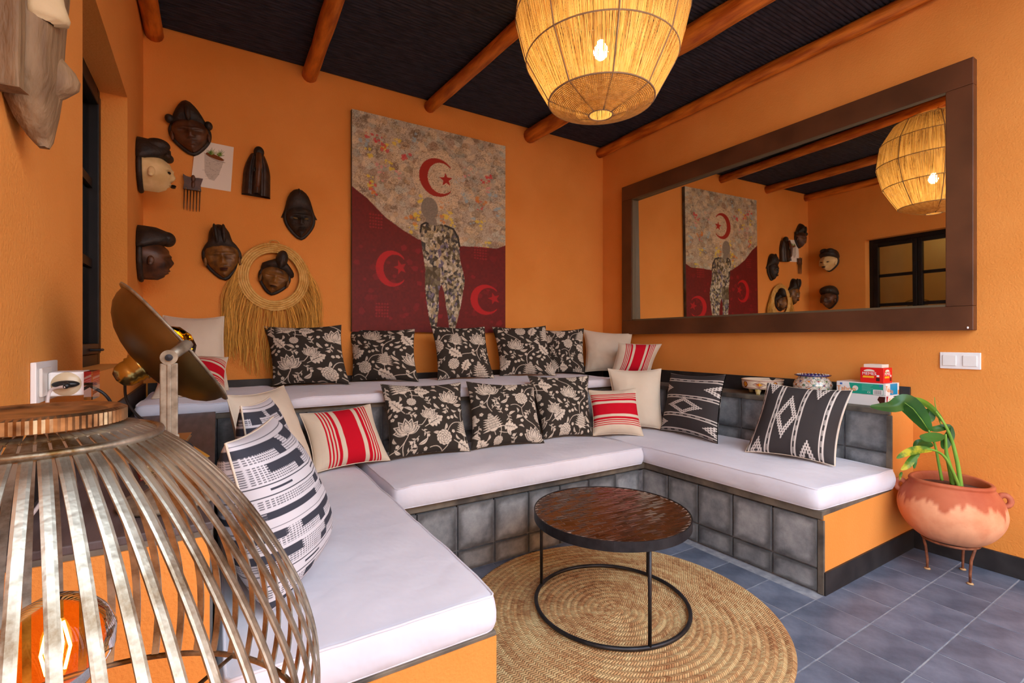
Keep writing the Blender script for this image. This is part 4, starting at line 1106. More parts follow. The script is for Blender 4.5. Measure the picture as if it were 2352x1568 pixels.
def mask(label, M, w, h, d, face_m, hair_m, lobes, cap=None, grooves=0, eyes=None, lips=None, rim=True, ears=True, **kw):
    root = thing('carved_mask', label, 'mask', M.translation, 'carved wooden masks on the ochre walls')
    f = face_mesh(M, w, h, d, **kw).build('face', face_m, root, smooth=True)
    if rim:
        mb = MB(); pts = []
        for j in range(0, 25):
            v = j / 24; hx = w / 2 * (math.sin(math.pi * min(.5, .5 * (v / .62))) ** .72 if v < .62 else (1 - ((v - .62) / .38) ** 2.3 * .62)) * (1 - kw.get('chin', .32) * max(0, .4 - v)) + .004
            pts.append((hx, v * h))
        loop = [M @ Vector((a, b - .004, .012)) for a, b in pts[::-1]] + [M @ Vector((-a, b - .004, .012)) for a, b in pts[1:]]
        mb.tube(loop, .012, 8); mb.build('back_rim', hair_m, root, smooth=True)
    mb = MB()
    if cap: cap_on(mb, M, cap, grooves=grooves)
    for (c, r, ang) in lobes: ell_on(mb, M, c, r, ang)
    mb.build('headdress', hair_m, root, smooth=True)
    if ears:
        for s in (-1, 1):
            e_ = MB(); ell_on(e_, M, (s * w * .49, h * .46, d * .42), (.010, .024, .016)); ell_on(e_, M, (s * w * .50, h * .38, d * .40), (.009, .012, .012)); e_.build('ear', face_m, root, smooth=True)
    if eyes:
        for s in (-1, 1):
            e_ = MB(); ell_on(e_, M, (s * w * .20, h * .535, d * .90), (w * .085, h * .028, .008), s * 6); e_.build('eye', eyes, root, smooth=True)
    if lips:
        e_ = MB(); ell_on(e_, M, (0, h * .232, d * 1.02), (w * .13, h * .026, .012)); ell_on(e_, M, (0, h * .190, d * 1.0), (w * .11, h * .024, .012)); e_.build('mouth', lips, root, smooth=True)
    return root
M_dk = mat('eye_slit_black', srgb(14, 10, 8), rough=.5)
def onback(px, py, off=0.0): return ony(px, py, YB - off)
NB = (0, -1, 0)
def wallM(px, py, tilt): return frame_on(onback(px, py, 0.001), NB, tilt)
def MT(px, py, dx, dy, tilt):
    m = wallM(px, py, tilt); return m @ Matrix.Translation((dx, dy, 0))
# top left: pointed cap
mask('shiny dark brown carved mask with pointed cap, topmost, overlapping the pinned drawing', wallM(444, 354, 7), .185, .20, .085, M_redwood, M_blackwood,
     [((-.092, .185, .035), (.024, .026, .028), 20), ((.098, .165, .03), (.022, .026, .026), 0), ((0, .212, .085), (.016, .046, .016), 0)], cap=[(.150, .096, .030, 0), (.168, .094, .052, 0), (.188, .086, .078, 0), (.215, .074, .088, 0), (.245, .060, .080, 0), (.272, .044, .064, 0), (.295, .026, .044, 0), (.312, .006, .012, 0)])
# the hooded beak carving
def hooded():
    M = wallM(588, 452, -2); root = thing('carved_figure', 'dark hooded carving with a long ridged beak and domed knob, right of the pinned drawing', 'carving', M.translation)
    V = []; n, m = 26, 40
    for j in range(m + 1):
        v = j / m; hx = (.080 * (1 - .10 * v) if v < .45 else .080 * .955 * math.cos((v - .45) / .55 * 1.12) ** .8) + .001
        for i in range(n + 1):
            a = math.pi * i / n; u = -math.cos(a); s = max(0.0, math.sin(a))
            z = .062 * s ** .7 * (1 - .25 * v) + .045 * math.exp(-(u / .20) ** 2) * (1 - .35 * v) * s - .018 * math.exp(-((abs(u) - .33) / .10) ** 2) * s
            V.append(M @ Vector((u * hx, v * .262, z + .002 * noise.noise((u * 6, v * 16, 3)))))
    k = n + 1
    mb = MB(); mb.add(V, [(j*k+i, j*k+i+1, (j+1)*k+i+1, (j+1)*k+i) for j in range(m) for i in range(n)])
    mb.f.append(tuple([j*k for j in range(m+1)] + [j*k+n for j in range(m, -1, -1)]))
    mb.build('hood', M_darkwood, root, smooth=True)
    b = MB(); ell_on(b, M, (.004, .272, .045), (.030, .036, .032)); b.build('knob', M_blackwood, root, smooth=True)
    b = MB(); b.tube([M @ Vector(p) for p in ((.002, .25, .085), (.004, .16, .112), (.002, .06, .105), (0, .01, .07))], [.014, .016, .012, .006], 8)
    b.build('beak_ridge', M_redwood, root, smooth=True)
    for s in (-1, 1):
        b = MB(); ell_on(b, M, (s * .020, .145, .086), (.006, .016, .006)); b.build('eye', M_dk, root, smooth=True)
hooded()
mask('black carved mask with a smooth helmet and flared side flaps, nearest the painting', wallM(690, 547, 3), .165, .215, .080, M_blackwood, M_blackwood,
     [((0, .265, .055), (.012, .050, .020), 0)], cap=[(.128, .112, .014, 0), (.140, .106, .022, 0), (.160, .096, .034, 0), (.182, .088, .060, 0), (.205, .082, .080, 0), (.235, .074, .085, 0), (.265, .064, .078, 0), (.290, .050, .064, 0), (.310, .030, .042, 0), (.320, .008, .014, 0)],
     eyes=mat('gilt_eye', srgb(96, 74, 26), rough=.4), lips=M_blackwood, ears=False)
mask('brown-faced carved mask with a double-ridged black crest, left of the raffia collar', wallM(516, 639, 6), .180, .225, .080, M_patina, M_blackwood,
     [((-.020, .262, .075), (.014, .060, .026), 3), ((.022, .262, .075), (.014, .058, .024), -3)], cap=[(.142, .106, .016, 0), (.155, .102, .034, 0), (.178, .096, .056, 0), (.200, .084, .078, 0), (.222, .066, .084, 0), (.248, .060, .082, 0), (.278, .054, .074, 0), (.305, .040, .056, 0), (.325, .018, .026, 0), (.330, .004, .008, 0)],
     lips=mat('dark_red_lips', srgb(66, 26, 14), rough=.5))
mask('tilted small carved mask with a black topknot, framed by the raffia collar', wallM(622, 673, -12), .160, .175, .085, M_patina, M_blackwood,
     [((.012, .222, .065), (.036, .058, .046), 0), ((.012, .20, .095), (.014, .04, .02), 0)], cap=[(.128, .094, .022, .008), (.140, .100, .040, .010), (.158, .098, .060, .008), (.176, .090, .078, .002), (.196, .066, .080, .004), (.212, .044, .066, .008), (.228, .026, .046, .010)],
     lips=M_darkwood)
# two masks on the left wall
def leftM(px, py, tilt):
    p = onx(px, py, -.352); return frame_on(Vector((xl(p.y) + .001, p.y, p.z)), (1, 0.017, 0), tilt)
white_m = Matrix.Translation((0, .10, 0)) @ leftM(313, 424, 2)
mask('white-faced carved mask with black headdress, high on the left wall by the corner', white_m, .190, .190, .150, M_kaolin, M_blackwood,
     [((-.040, .238, .085), (.046, .036, .056), 10), ((.040, .244, .080), (.042, .032, .050), -12), ((0, .188, .128), (.070, .018, .026), 0)], nose=.34, mouth=.35, brow=.45, cap=[(.150, .104, .05, 0), (.165, .106, .085, 0), (.182, .104, .125, 0), (.200, .100, .145, 0), (.225, .090, .140, 0), (.245, .074, .120, 0), (.262, .050, .090, 0), (.272, .02, .04, 0)],
     eyes=M_dk, lips=M_dk)
mask('dark reddish carved mask in profile with a bulging brow, low on the left wall', Matrix.Translation((0, .10, 0)) @ leftM(313, 636, 0), .170, .205, .140, M_redwood, M_blackwood,
     [((0, .222, .125), (.062, .040, .038), 0)], nose=.38, mouth=.55, brow=.6, cap=[(.160, .100, .04, 0), (.178, .102, .085, 0), (.196, .098, .135, 0), (.216, .092, .155, 0), (.240, .080, .152, 0), (.262, .060, .125, 0), (.278, .034, .085, 0), (.284, .01, .03, 0)])

# raffia collar with long fringe
def collar():
    c = onback(630, 636, .022); root = thing('raffia_collar', 'round coiled raffia collar with a long straw fringe, hung around the smallest mask', 'wall hanging', c)
    coil = MB()
    for j in range(5):
        r = .152 + j * .0125
        pts = [(c.x + r * math.cos(a), c.y - .008 + j * .001, c.z + r * 1.05 * math.sin(a)) for a in np.linspace(0, 2*math.pi, 72, endpoint=False)]
        MB().tube(pts, .0068, 8, closed=True).build('coil', M_raffia, root, smooth=True)
    # wrapping stitches
    st = MB()
    for k in range(60):
        a = 2 * math.pi * k / 60
        st.tube([(c.x + r * math.cos(a), c.y - .0155, c.z + r * 1.05 * math.sin(a)) for r in (.146, .212)], .0011, 3)
    o = st.build('stitching', M_raffia, root); o['kind'] = 'stuff'
    MB().tube([(c.x + .03 * math.cos(a), c.y - .006, c.z + .215 + .02 * math.sin(a)) for a in np.linspace(0, math.pi, 10)], .003, 6).build('hanging_loop', M_raffia, root, smooth=True)
    fr = MB(); cols = []
    for k in range(560):
        a = -math.pi * rnd.uniform(-.14, 1.14)
        r = rnd.uniform(.200, .214); x = c.x + r * math.cos(a); z = c.z + r * 1.05 * math.sin(a)
        ca_ = math.cos(a); dn = c.z - .60 + (.16 * ca_ ** 2 if ca_ < 0 else .25 * ca_ ** 1.5) + rnd.uniform(-.07, .10)
        out = rnd.uniform(-.008, .050) * ca_ + ca_ * .030 + rnd.uniform(-.012, .012)
        n = 11; pts = []
        ph = rnd.choice([0, 1.3, 2.9, 4.4]) + rnd.uniform(-.4, .4); wf = rnd.uniform(7, 15)
        for i in range(n):
            t = i / (n - 1)
            pts.append((x + out * math.sin(min(1, t * 2.2) * 1.57) + .0055 * math.sin(ph + t * wf) * min(1, t * 2), YB - .012 - .022 * math.sin(min(1, t * 2) * 1.57) * rnd.uniform(.7, 1) if False else YB - .010 - .026 * rnd.uniform(.5, 1), z + (dn - z) * t))
        base_y = rnd.uniform(.006, .040)
        pts = [(p[0], YB - base_y - .002 * math.sin(ph + i), p[2]) for i, p in enumerate(pts)]
        fr.tube(pts, .0017 * rnd.uniform(.5, 1.3), 3, caps=False)
        q = rnd.uniform(.5, 1.2); cols += [(q, q * .97, q * .9)] * (n * 3)
    o = fr.build('fringe', mat('raffia_fringe', srgb(222, 166, 78), rough=.8, attr='print', spec=.2), root); setcol(o, 'print', cols); o['kind'] = 'stuff'
collar()

# pinned drawing
def drawing():
    R_ = Ras(240, 300, ch=3); R_.a[:] = lin((232, 222, 206))
    # glass of water with a small potted aloe: soft pencil and watercolour
    R_.poly([(.25, .90), (.30, .42), (.42, .24), (.56, .22), (.66, .40), (.78, .86)], lin((176, 164, 148)), .7)
    for _ in range(60):
        x, y = rnd.uniform(.30, .74), rnd.uniform(.26, .78); R_.line([(x, y), (x + rnd.uniform(-.1, .1), y + rnd.uniform(-.05, .05))], .01, lin(rnd.choice([(136, 122, 108), (206, 194, 176), (112, 100, 88)])), .5)
    R_.line([(.24 + .56*t, .93 - .16*t - .05*math.sin(math.pi*t)) for t in np.linspace(0, 1, 12)], .012, lin((128, 112, 92)))
    R_.poly([(.30 + .22*math.cos(a)*1.1 + .22, .88 + .06*math.sin(a) - .05*math.cos(a)) for a in np.linspace(0, 6.28, 20)], lin((120, 66, 34)))
    for cx in (.42, .64):
        for k in range(11):
            a = .3 + k * .25; L_ = rnd.uniform(.12, .22)
            R_.line([(cx, .92), (cx + L_*math.cos(a)*.8, .92 + L_*math.sin(a))], [.03, .006], lin(rnd.choice([(74, 104, 40), (104, 134, 60), (142, 158, 92)])))
    n, m = 120, 150; U, V = np.meshgrid(np.linspace(0, 1, n+1), np.linspace(0, 1, m+1))
    cr_ = R_.samp(U * .999, V * 1.249)
    tl, tr, br, bl = [onback(*p, .004) for p in ((450, 320), (537, 338), (530, 440), (438, 425))]
    P = [bl*((1-u)*(1-v)) + br*(u*(1-v)) + tr*(u*v) + tl*((1-u)*v) + Vector((0, -.004*math.sin(3.14*v)*(1-u), 0)) for u, v in zip(U.ravel(), V.ravel())]
    k = n + 1
    ob = MB().add(P, [(j*k+i, j*k+i+1, (j+1)*k+i+1, (j+1)*k+i) for j in range(m) for i in range(n)]).build('paper_drawing', mat('drawing_paper', (1, 1, 1, 1), rough=.9, attr='print', spec=.1))
    setcol(ob, 'print', cr_.reshape(-1, 3))
    tag(ob, 'pinned square paper drawing of a potted aloe, among the carved masks', 'drawing')
drawing()
def comb():
    M = wallM(440, 487, -1.5); root = thing('wooden_comb', 'brown wooden hair comb with long tines, hung below the pinned drawing', 'comb', M.translation)
    b = MB(); P = [(-.048, .215), (-.030, .205), (0, .200), (.030, .205), (.052, .205), (.042, .165), (.046, .128), (-.044, .128), (-.040, .165)]
    n = len(P); b.add([M @ Vector((x, y, .010)) for x, y in P] + [M @ Vector((x, y, .024)) for x, y in P], [tuple(range(n)), tuple(range(n, 2*n))[::-1]] + [(i, (i+1) % n, n+(i+1) % n, n+i) for i in range(n)])
    b.build('handle', M_redwood, root)
    b = MB(); ell_on(b, M, (.004, .196, .024), (.011, .022, .012)); ell_on(b, M, (.004, .160, .022), (.010, .024, .008)); b.build('carved_head', M_redwood, root, smooth=True)
    for k in range(6):
        x = -.038 + k * .0155
        MB().tube([M @ Vector((x, .130, .017)), M @ Vector((x, .02, .015)), M @ Vector((x, .0 + abs(k - 2.5) * .002, .013))], [.0032, .0026, .0012], 6).build('tine', M_redwood, root, smooth=True)
    for x in (-.030, .034):
        b = MB(); ell_on(b, M, (x, .134, .022), (.003, .006, .004)); b.build('rivet', M_shiny, root, smooth=True)
comb()

# long wooden mask on the near left wall, seen from its side
def near_mask():
    yc = 1.275; xw = xl(1.3) + .001
    root = thing('wooden_long_mask', 'pale weathered wooden mask with jutting nose and beak, high on the wall at far left', 'mask', (xw, yc, 1.5))
    def loft(name, rows, m_, pw=.55):
        V = []; n = 20
        for (z, d0, d1, hw_, yo) in rows:
            for i in range(n + 1):
                a = math.pi * i / n
                V.append((xw + d0 + (d1 - d0) * max(0.0, math.sin(a)) ** pw, yc + yo - hw_ * math.cos(a), z + .0015 * noise.noise((i * .7, z * 30, 1))))
        k = n + 1; mb = MB(); mb.add(V, [(j*k+i, j*k+i+1, (j+1)*k+i+1, (j+1)*k+i) for j in range(len(rows)-1) for i in range(n)])
        mb.f.append(tuple([j*k for j in range(len(rows))] + [j*k+n for j in range(len(rows)-1, -1, -1)])); mb.f.append(tuple(range(k))); mb.f.append(tuple(range((len(rows)-1)*k, len(rows)*k))[::-1])
        return mb.build(name, m_, root, smooth=True)
    loft('face', [(1.478, .034, .050, .008, .02), (1.492, .022, .056, .020, .018), (1.515, .010, .060, .036, .014), (1.545, .002, .066, .050, .008), (1.575, .0, .070, .060, .004), (1.60, 0, .074, .066, 0), (1.64, 0, .073, .070, 0), (1.70, 0, .076, .072, 0), (1.78, 0, .082, .074, 0), (1.90, 0, .086, .074, 0), (2.02, 0, .084, .07, 0), (2.12, 0, .07, .055, 0), (2.18, 0, .04, .03, 0)], M_palewood)
    loft('beak', [(1.566, .055, .062, .014, 0), (1.580, .05, .080, .024, 0), (1.597, .05, .098, .028, 0), (1.612, .05, .100, .028, 0), (1.630, .05, .092, .026, 0), (1.650, .05, .076, .018, 0), (1.662, .05, .066, .010, 0)], M_palewood, .9)
    loft('nose', [(1.694, .04, .070, .016, -.045), (1.699, .04, .092, .024, -.045), (1.708, .04, .094, .026, -.045), (1.735, .04, .086, .026, -.045), (1.775, .04, .080, .022, -.045), (1.83, .04, .072, .012, -.045)], mat('pale_worn_wood', srgb(168, 140, 98), srgb(198, 172, 130), rough=.7, scale=9, detail=8, bump=.6, bscale=40, bdist=.004), 1.0)
    sd = MB(); rows = [1.545 + .05 * k for k in range(13)]
    V = []
    for z in rows:
        wv = .0035 * noise.noise((0, z * 14, 3))
        V += [(xw, yc - .088 + wv, z), (xw + .034 + wv, yc - .090 + wv, z), (xw + .038 + wv, yc - .068, z), (xw, yc - .060, z)]
    sd.add(V, [(i*4+k, i*4+(k+1) % 4, (i+1)*4+(k+1) % 4, (i+1)*4+k) for i in range(len(rows)-1) for k in range(4)]); sd.f.append((0, 1, 2, 3)); sd.f.append(tuple(len(V)-1-k for k in range(4)))
    sd.build('side_edge', M_palewood, root, bevel=.004)
near_mask()

# ---------------------------------------------------------------- pot on a stand, with a plant
def pot():
    c = Vector((2.905, .838, 0)); root = thing('clay_pot', 'squat terracotta pot with lug handles, held in a rusty iron tripod by the wall switch', 'pot', (c.x, c.y, .14))
    prof = [(.02, .158), (.07, .162), (.115, .182), (.155, .218), (.182, .262), (.193, .305), (.190, .345), (.178, .385), (.160, .415), (.150, .428), (.152, .440), (.146, .448), (.134, .446), (.132, .425), (.136, .400)]
    pp = []
    for i in range(len(prof) - 1):
        a_ = prof[max(0, i-1)]; b_ = prof[i]; c_ = prof[i+1]; d_ = prof[min(len(prof)-1, i+2)]
        for k in range(6):
            s = k / 6; pp.append(tuple(.5*((2*b_[q]) + (c_[q]-a_[q])*s + (2*a_[q]-5*b_[q]+4*c_[q]-d_[q])*s*s + (3*b_[q]-a_[q]-3*c_[q]+d_[q])*s**3) for q in (0, 1)))
    prof = pp + [prof[-1]]
    mb = MB(); n = 128; V = []; cols = []
    for r, z in prof:
        for k in range(n):
            a = 2*math.pi*k/n; rr = r * (1 + .010 * noise.noise((math.cos(a)*2, math.sin(a)*2, z*14)))
            V.append((c.x + rr*math.cos(a), c.y + rr*math.sin(a), z + .004*math.sin(a*2+1)))
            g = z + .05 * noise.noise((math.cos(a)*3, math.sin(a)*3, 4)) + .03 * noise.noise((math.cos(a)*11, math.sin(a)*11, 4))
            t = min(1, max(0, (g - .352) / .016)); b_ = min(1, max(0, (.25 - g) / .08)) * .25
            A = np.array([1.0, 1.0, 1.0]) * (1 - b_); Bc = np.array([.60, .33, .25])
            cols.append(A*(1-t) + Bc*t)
    mb.add(V, [(i*n+k, i*n+(k+1) % n, (i+1)*n+(k+1) % n, (i+1)*n+k) for i in range(len(prof)-1) for k in range(n)]); mb.f.append(tuple(range(n))[::-1])
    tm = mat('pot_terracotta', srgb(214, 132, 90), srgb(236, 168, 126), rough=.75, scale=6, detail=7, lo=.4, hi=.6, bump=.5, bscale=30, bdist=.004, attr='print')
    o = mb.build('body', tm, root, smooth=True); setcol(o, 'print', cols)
    hm = mat('handle_clay', srgb(158, 78, 52), srgb(196, 112, 80), rough=.7, scale=20)
    view = Vector((c.x, c.y, 0)).normalized(); side = Vector((view.y, -view.x, 0))
    for s in (-1, 1):
        ctr = c + side * s * .178 + Vector((0, 0, .388))
        MB().tube([ctr + side * s * (.019*math.cos(a)) + Vector((0, 0, .024*math.sin(a))) for a in np.linspace(0, 2*math.pi, 20, endpoint=False)], .012, 8, closed=True).build('handle', hm, root, smooth=True)
    MB().lathe([(0, .412), (.07, .414), (.135, .408)], 40, c).build('soil', M_soil, root, smooth=True)
    # iron stand: a thing of its own
    st = thing('plant_stand', 'rusty iron tripod stand under the terracotta pot', 'stand', (c.x, c.y, 0))
    rust = mat('rusty_iron', srgb(96, 52, 30), srgb(150, 92, 62), rough=.7, scale=40, bump=.3)
    MB().tube([(c.x + .10*math.cos(a), c.y + .10*math.sin(a), .166) for a in np.linspace(0, 2*math.pi, 40, endpoint=False)], .0055, 8, closed=True).build('ring', rust, st, smooth=True)
    for fx_, fy_ in ((2.896, .919), (3.030, .827), (2.879, .761)):
        f = Vector((fx_, fy_, 0)); d = (f - Vector((2.935, .836, 0))).normalized()
        top = Vector((c.x, c.y, .163)) + Vector((f.x - c.x, f.y - c.y, 0)).normalized() * .10
        pts = [top, f + Vector((0, 0, .11)) + d * .006, f + Vector((0, 0, .05)), f + Vector((0, 0, .004))]
        lg = MB().tube(pts, [.0055, .006, .0055, .005], 8).build('leg', rust, st, smooth=True)
        MB().lathe([(0, .0), (.013, .001), (.011, .006), (0, .007)], 14, f).build('foot', mat('brassy_foot', srgb(190, 156, 110), rough=.5), lg, smooth=True)
    # plant
    pl = thing('banana_plant', 'young green banana-like plant with arching leaves, growing in the terracotta pot', 'plant', (c.x, c.y, .41))
    def px3(x, y, t): return at(1980 + x / 3.409, 900 + y / 3.409, t)
    T0 = 2.235
    def stemc(pts, r0, r1, t=T0):
        P = [px3(x, y, t + dz) for x, y, dz in pts]
        # smooth
        Q = []
        for i in range(len(P) - 1):
            a = P[max(0, i-1)]; b = P[i]; c2 = P[i+1]; d2 = P[min(len(P)-1, i+2)]
            for k in range(6):
                s = k / 6; Q.append(.5*((2*b) + (c2-a)*s + (2*a-5*b+4*c2-d2)*s*s + (3*b-a-3*c2+d2)*s**3))
        Q.append(P[-1]); rs = [r0 + (r1-r0)*i/(len(Q)-1) for i in range(len(Q))]
        return MB().tube(Q, rs, 8).build('stem', M_stem, pl, smooth=True)
    def lf(mid, wd, m_=M_leaf, fold=.25, face=None):
        P = [px3(x, y, T0 + dz) for x, y, dz in mid]; Q = []
        for i in range(len(P) - 1):
            a = P[max(0, i-1)]; b = P[i]; c2 = P[i+1]; d2 = P[min(len(P)-1, i+2)]
            for k in range(6):
                s = k / 6; Q.append(.5*((2*b) + (c2-a)*s + (2*a-5*b+4*c2-d2)*s*s + (3*b-a-3*c2+d2)*s**3))
        Q.append(P[-1]); V = []; n = len(Q); K = 9
        for i, q in enumerate(Q):
            t = (Q[min(n-1, i+1)] - Q[max(0, i-1)]).normalized(); vd = (q - Vector((0, 0, EYE))).normalized()
            s = t.cross(vd).normalized(); nn = s.cross(t).normalized()
            if face is not None: s = (s * math.cos(face) + nn * math.sin(face)).normalized(); nn = s.cross(t).normalized()
            f = i / (n - 1); w_ = wd * (math.sin(math.pi * f ** .8) ** .75) + .0008
            for k in range(K):
                u = -1 + 2*k/(K-1); V.append(q + s * (w_ * u) + nn * (fold * w_ * abs(u) + .0015 * math.sin(f * 60) * abs(u)))
        return MB().add(V, [(i*K+k, i*K+k+1, (i+1)*K+k+1, (i+1)*K+k) for i in range(n-1) for k in range(K-1)]).build('leaf', m_, pl, smooth=True), Q
    stemc([(775, 745, 0), (748, 560, 0), (700, 370, .0), (640, 240, .0), (575, 150, 0)], .010, .004)
    stemc([(716, 720, .01), (690, 600, .01), (660, 470, .01), (655, 330, .0)], .014, .004)
    stemc([(760, 745, -.01), (700, 600, -.02), (640, 500, -.02), (560, 455, -.02), (480, 445, -.02)], .008, .003)
    stemc([(625, 690, .02), (600, 560, .02), (570, 410, .02), (520, 300, .0)], .007, .004)
    stemc([(640, 300, .03), (605, 220, .03), (575, 110, .03), (568, 40, .03)], .004, .001)
    MB().tube([px3(x, y, T0 + dz - .006) for x, y, dz in ((520, 300, 0), (470, 222, -.012), (400, 132, -.022), (335, 84, -.032))], [.0022, .002, .0016, .0008], 6).build('midrib', M_stem, pl, smooth=True)
    l1, q = lf([(530, 315, 0), (470, 220, -.01), (400, 130, -.02), (330, 80, -.03), (230, 115, -.04), (60, 112, -.05)], .040, fold=.3)
    l1, q = lf([(650, 250, .02), (560, 140, .02), (470, 75, .0), (380, 55, -.01), (310, 65, -.02)], .012, mat('bright_leaf', srgb(98, 140, 36), srgb(70, 116, 34), rough=.4, scale=8), fold=.2)
    lf([(505, 235, .05), (520, 180, .05), (535, 125, .05)], .026)
    lf([(650, 350, -.02), (580, 352, -.03), (500, 355, -.04), (450, 345, -.04)], .021, fold=.15)
    lf([(700, 262, .01), (640, 275, .01), (560, 290, .01), (510, 262, .01)], .014)
    lf([(640, 450, .01), (660, 390, .01), (690, 330, .01), (695, 260, .01)], .020)
    lf([(560, 420, .04), (500, 405, .04), (440, 400, .04), (405, 440, .04)], .018)
    lf([(560, 455, -.02), (450, 450, -.03), (350, 475, -.05), (270, 520, -.06)], .017, M_yleaf)
    lf([(450, 470, -.01), (400, 520, -.02), (350, 580, -.03), (305, 610, -.03)], .014, M_yleaf)
    lf([(420, 500, .0), (412, 550, .0), (408, 600, .0)], .008)
    lf([(312, 625, 0), (300, 655, 0), (296, 690, 0)], .005, M_yleaf)
pot()

# ---------------------------------------------------------------- things on the right ledge
def vase():
    c = Vector((3.010, 1.495, 0)); Z = ZL
    root = thing('painted_vase', 'round glazed vase painted with a colourful star mosaic, blue-rimmed, on the right ledge', 'vase', (c.x, c.y, Z))
    prof = [(.055, 0), (.068, .004), (.088, .030), (.100, .060), (.101, .085), (.092, .108), (.080, .122), (.074, .128), (.074, .134)]
    pr_ = []
    for i in range(len(prof) - 1):
        for k in range(8): f = k / 8; pr_.append((prof[i][0]*(1-f)+prof[i+1][0]*f, prof[i][1]*(1-f)+prof[i+1][1]*f))
    pr_.append(prof[-1]); n = 220; V = []; cols = []
    W0 = lin((214, 206, 190)); pal = [lin(q) for q in ((206, 116, 30), (60, 110, 60), (70, 60, 110), (130, 44, 34), (84, 124, 130))]
    for r, z in pr_:
        for k in range(n):
            a = 2*math.pi*k/n; V.append((c.x + r*math.cos(a), c.y + r*math.sin(a), Z + z))
            X = a * 12 / (2*math.pi) * 1.0; Y = z / .043
            best = W0
            cx, cy = math.floor(X) + .5, math.floor(Y) + .5
            dx, dy = X - cx, Y - cy; rr = math.hypot(dx, dy); th = math.atan2(dy, dx)
            st = .34 + .09 * math.cos(8 * th)
            col_i = int(math.floor(X) * 3 + math.floor(Y) * 5)
            if abs(rr - st) < .035: best = pal[col_i % 5]
            elif rr < .13: best = pal[(col_i + 2) % 5]
            elif rr < .30 and math.cos(8*th) > .35: best = pal[(col_i + int((th + 3.15) * 1.27)) % 5]
            elif rr > .52 and abs(abs(dx) - abs(dy)) < .05: best = pal[(col_i + 3) % 5]
            elif rr > .58 : best = pal[(col_i + 1) % 5] if rr < .64 else W0
            cols.append(best)
    ob = MB().add(V, [(i*n+k, i*n+(k+1) % n, (i+1)*n+(k+1) % n, (i+1)*n+k) for i in range(len(pr_)-1) for k in range(n)]).build('body', mat('painted_glaze', (1, 1, 1, 1), rough=.15, attr='print', coat=.5), root, smooth=True)
    setcol(ob, 'print', cols)
    MB().lathe([(.0, .001), (.055, .001)], 40, (c.x, c.y, Z)).build('foot', M_cream, root)
    MB().lathe([(.072, .132), (.094, .139), (.096, .143), (.090, .145), (.066, .141), (.062, .128), (.060, .09), (0, .06)], 60, (c.x, c.y, Z)).build('rim', mat('cobalt_glaze', srgb(34, 30, 92), srgb(44, 40, 110), rough=.15, coat=.5, scale=20), root, smooth=True)
    mb = MB()
    for k in range(26):
        a = 2*math.pi*k/26; mb.ell((c.x + .078*math.cos(a), c.y + .078*math.sin(a), Z + .145), (.005, .005, .0025), n=8, m=5)
    mb.build('rim_beads', mat('pale_glaze', srgb(206, 200, 186), rough=.2), root, smooth=True)
vase()
def bowl():
    c = Vector((3.012, 1.805, 0)); Z = ZL
    root = thing('footed_bowl', 'shallow cream ceramic bowl on feet, painted with red motifs, on the right ledge', 'bowl', (c.x, c.y, Z))
    pr_ = [(.10, .034), (.112, .036), (.118, .042)] + [(.118 + .004*f, .042 + .046*f) for f in np.linspace(.05, 1, 16)] + [(.124, .094), (.118, .096), (.112, .050), (0, .046)]
    n = 240; V = []; cols = []; W0 = lin((226, 206, 180)); R1 = lin((120, 34, 24)); Y1 = lin((226, 168, 40)); O1 = lin((196, 96, 30))
    for r, z in pr_:
        for k in range(n):
            a = 2*math.pi*k/n; V.append((c.x + r*math.cos(a), c.y + r*math.sin(a), Z + z)); q = W0
            if r > .115 and .04 < z < .09:
                s = (a / (2*math.pi) * 8) % 1.0; w_ = (s - .5) * .094; y = z - .065
                if abs(z - .044) < .0015 or abs(z - .087) < .0015: q = R1
                elif int(a / (2*math.pi) * 8) % 2 == 0:
                    d = abs(w_) / .036 + abs(y) / .018
                    if abs(d - 1) < .10 or abs(d - .62) < .06: q = R1
                    elif d < .6: q = O1 if w_ < 0 else Y1
                else:
                    d = math.hypot(w_, y * 1.0); th = math.atan2(y, w_)
                    if abs(d - .017) < .0022: q = R1
                    elif d < .016: q = Y1 if math.cos(4*th) > 0 else O1
            cols.append(q)
    ob = MB().add(V, [(i*n+k, i*n+(k+1) % n, (i+1)*n+(k+1) % n, (i+1)*n+k) for i in range(len(pr_)-1) for k in range(n)]).build('dish', mat('painted_cream_glaze', (1, 1, 1, 1), rough=.2, attr='print', coat=.4), root, smooth=True)
    setcol(ob, 'print', cols)
    MB().lathe([(0, .034), (.10, .034)], 40, (c.x, c.y, Z)).build('base', M_cream, root)
    for ang in (196, 316, 76):
        a = math.radians(ang); MB().lathe([(0, 0), (.012, 0), (.013, .012), (.019, .026), (.018, .038), (0, .038)], 16, (c.x + .092*math.cos(a), c.y + .092*math.sin(a), Z)).build('foot', mat('yellow_cream_glaze', srgb(206, 178, 96), srgb(220, 200, 150), rough=.2, scale=30), root, smooth=True)
bowl()
def text(s, size, M, m_, parent, name='lettering', ext=.0002, sx=1):
    cu = bpy.data.curves.new(name, 'FONT'); cu.body = s; cu.size = size; cu.extrude = ext; cu.align_x = 'CENTER'; cu.align_y = 'CENTER'; cu.resolution_u = 3
    t_ = bpy.data.objects.new('tmp_text', cu); col.objects.link(t_); bpy.context.view_layer.update()
    me = bpy.data.meshes.new_from_object(t_.evaluated_get(bpy.context.evaluated_depsgraph_get())); bpy.data.objects.remove(t_); bpy.data.curves.remove(cu)
    me.transform(M @ Matrix.Diagonal((sx, 1, 1, 1))); me.materials.clear(); me.materials.append(m_); me.name = name
    o = bpy.data.objects.new(name, me); col.objects.link(o); o.parent = parent; o.matrix_parent_inverse = Matrix.Translation(parent.location).inverted()
    return o
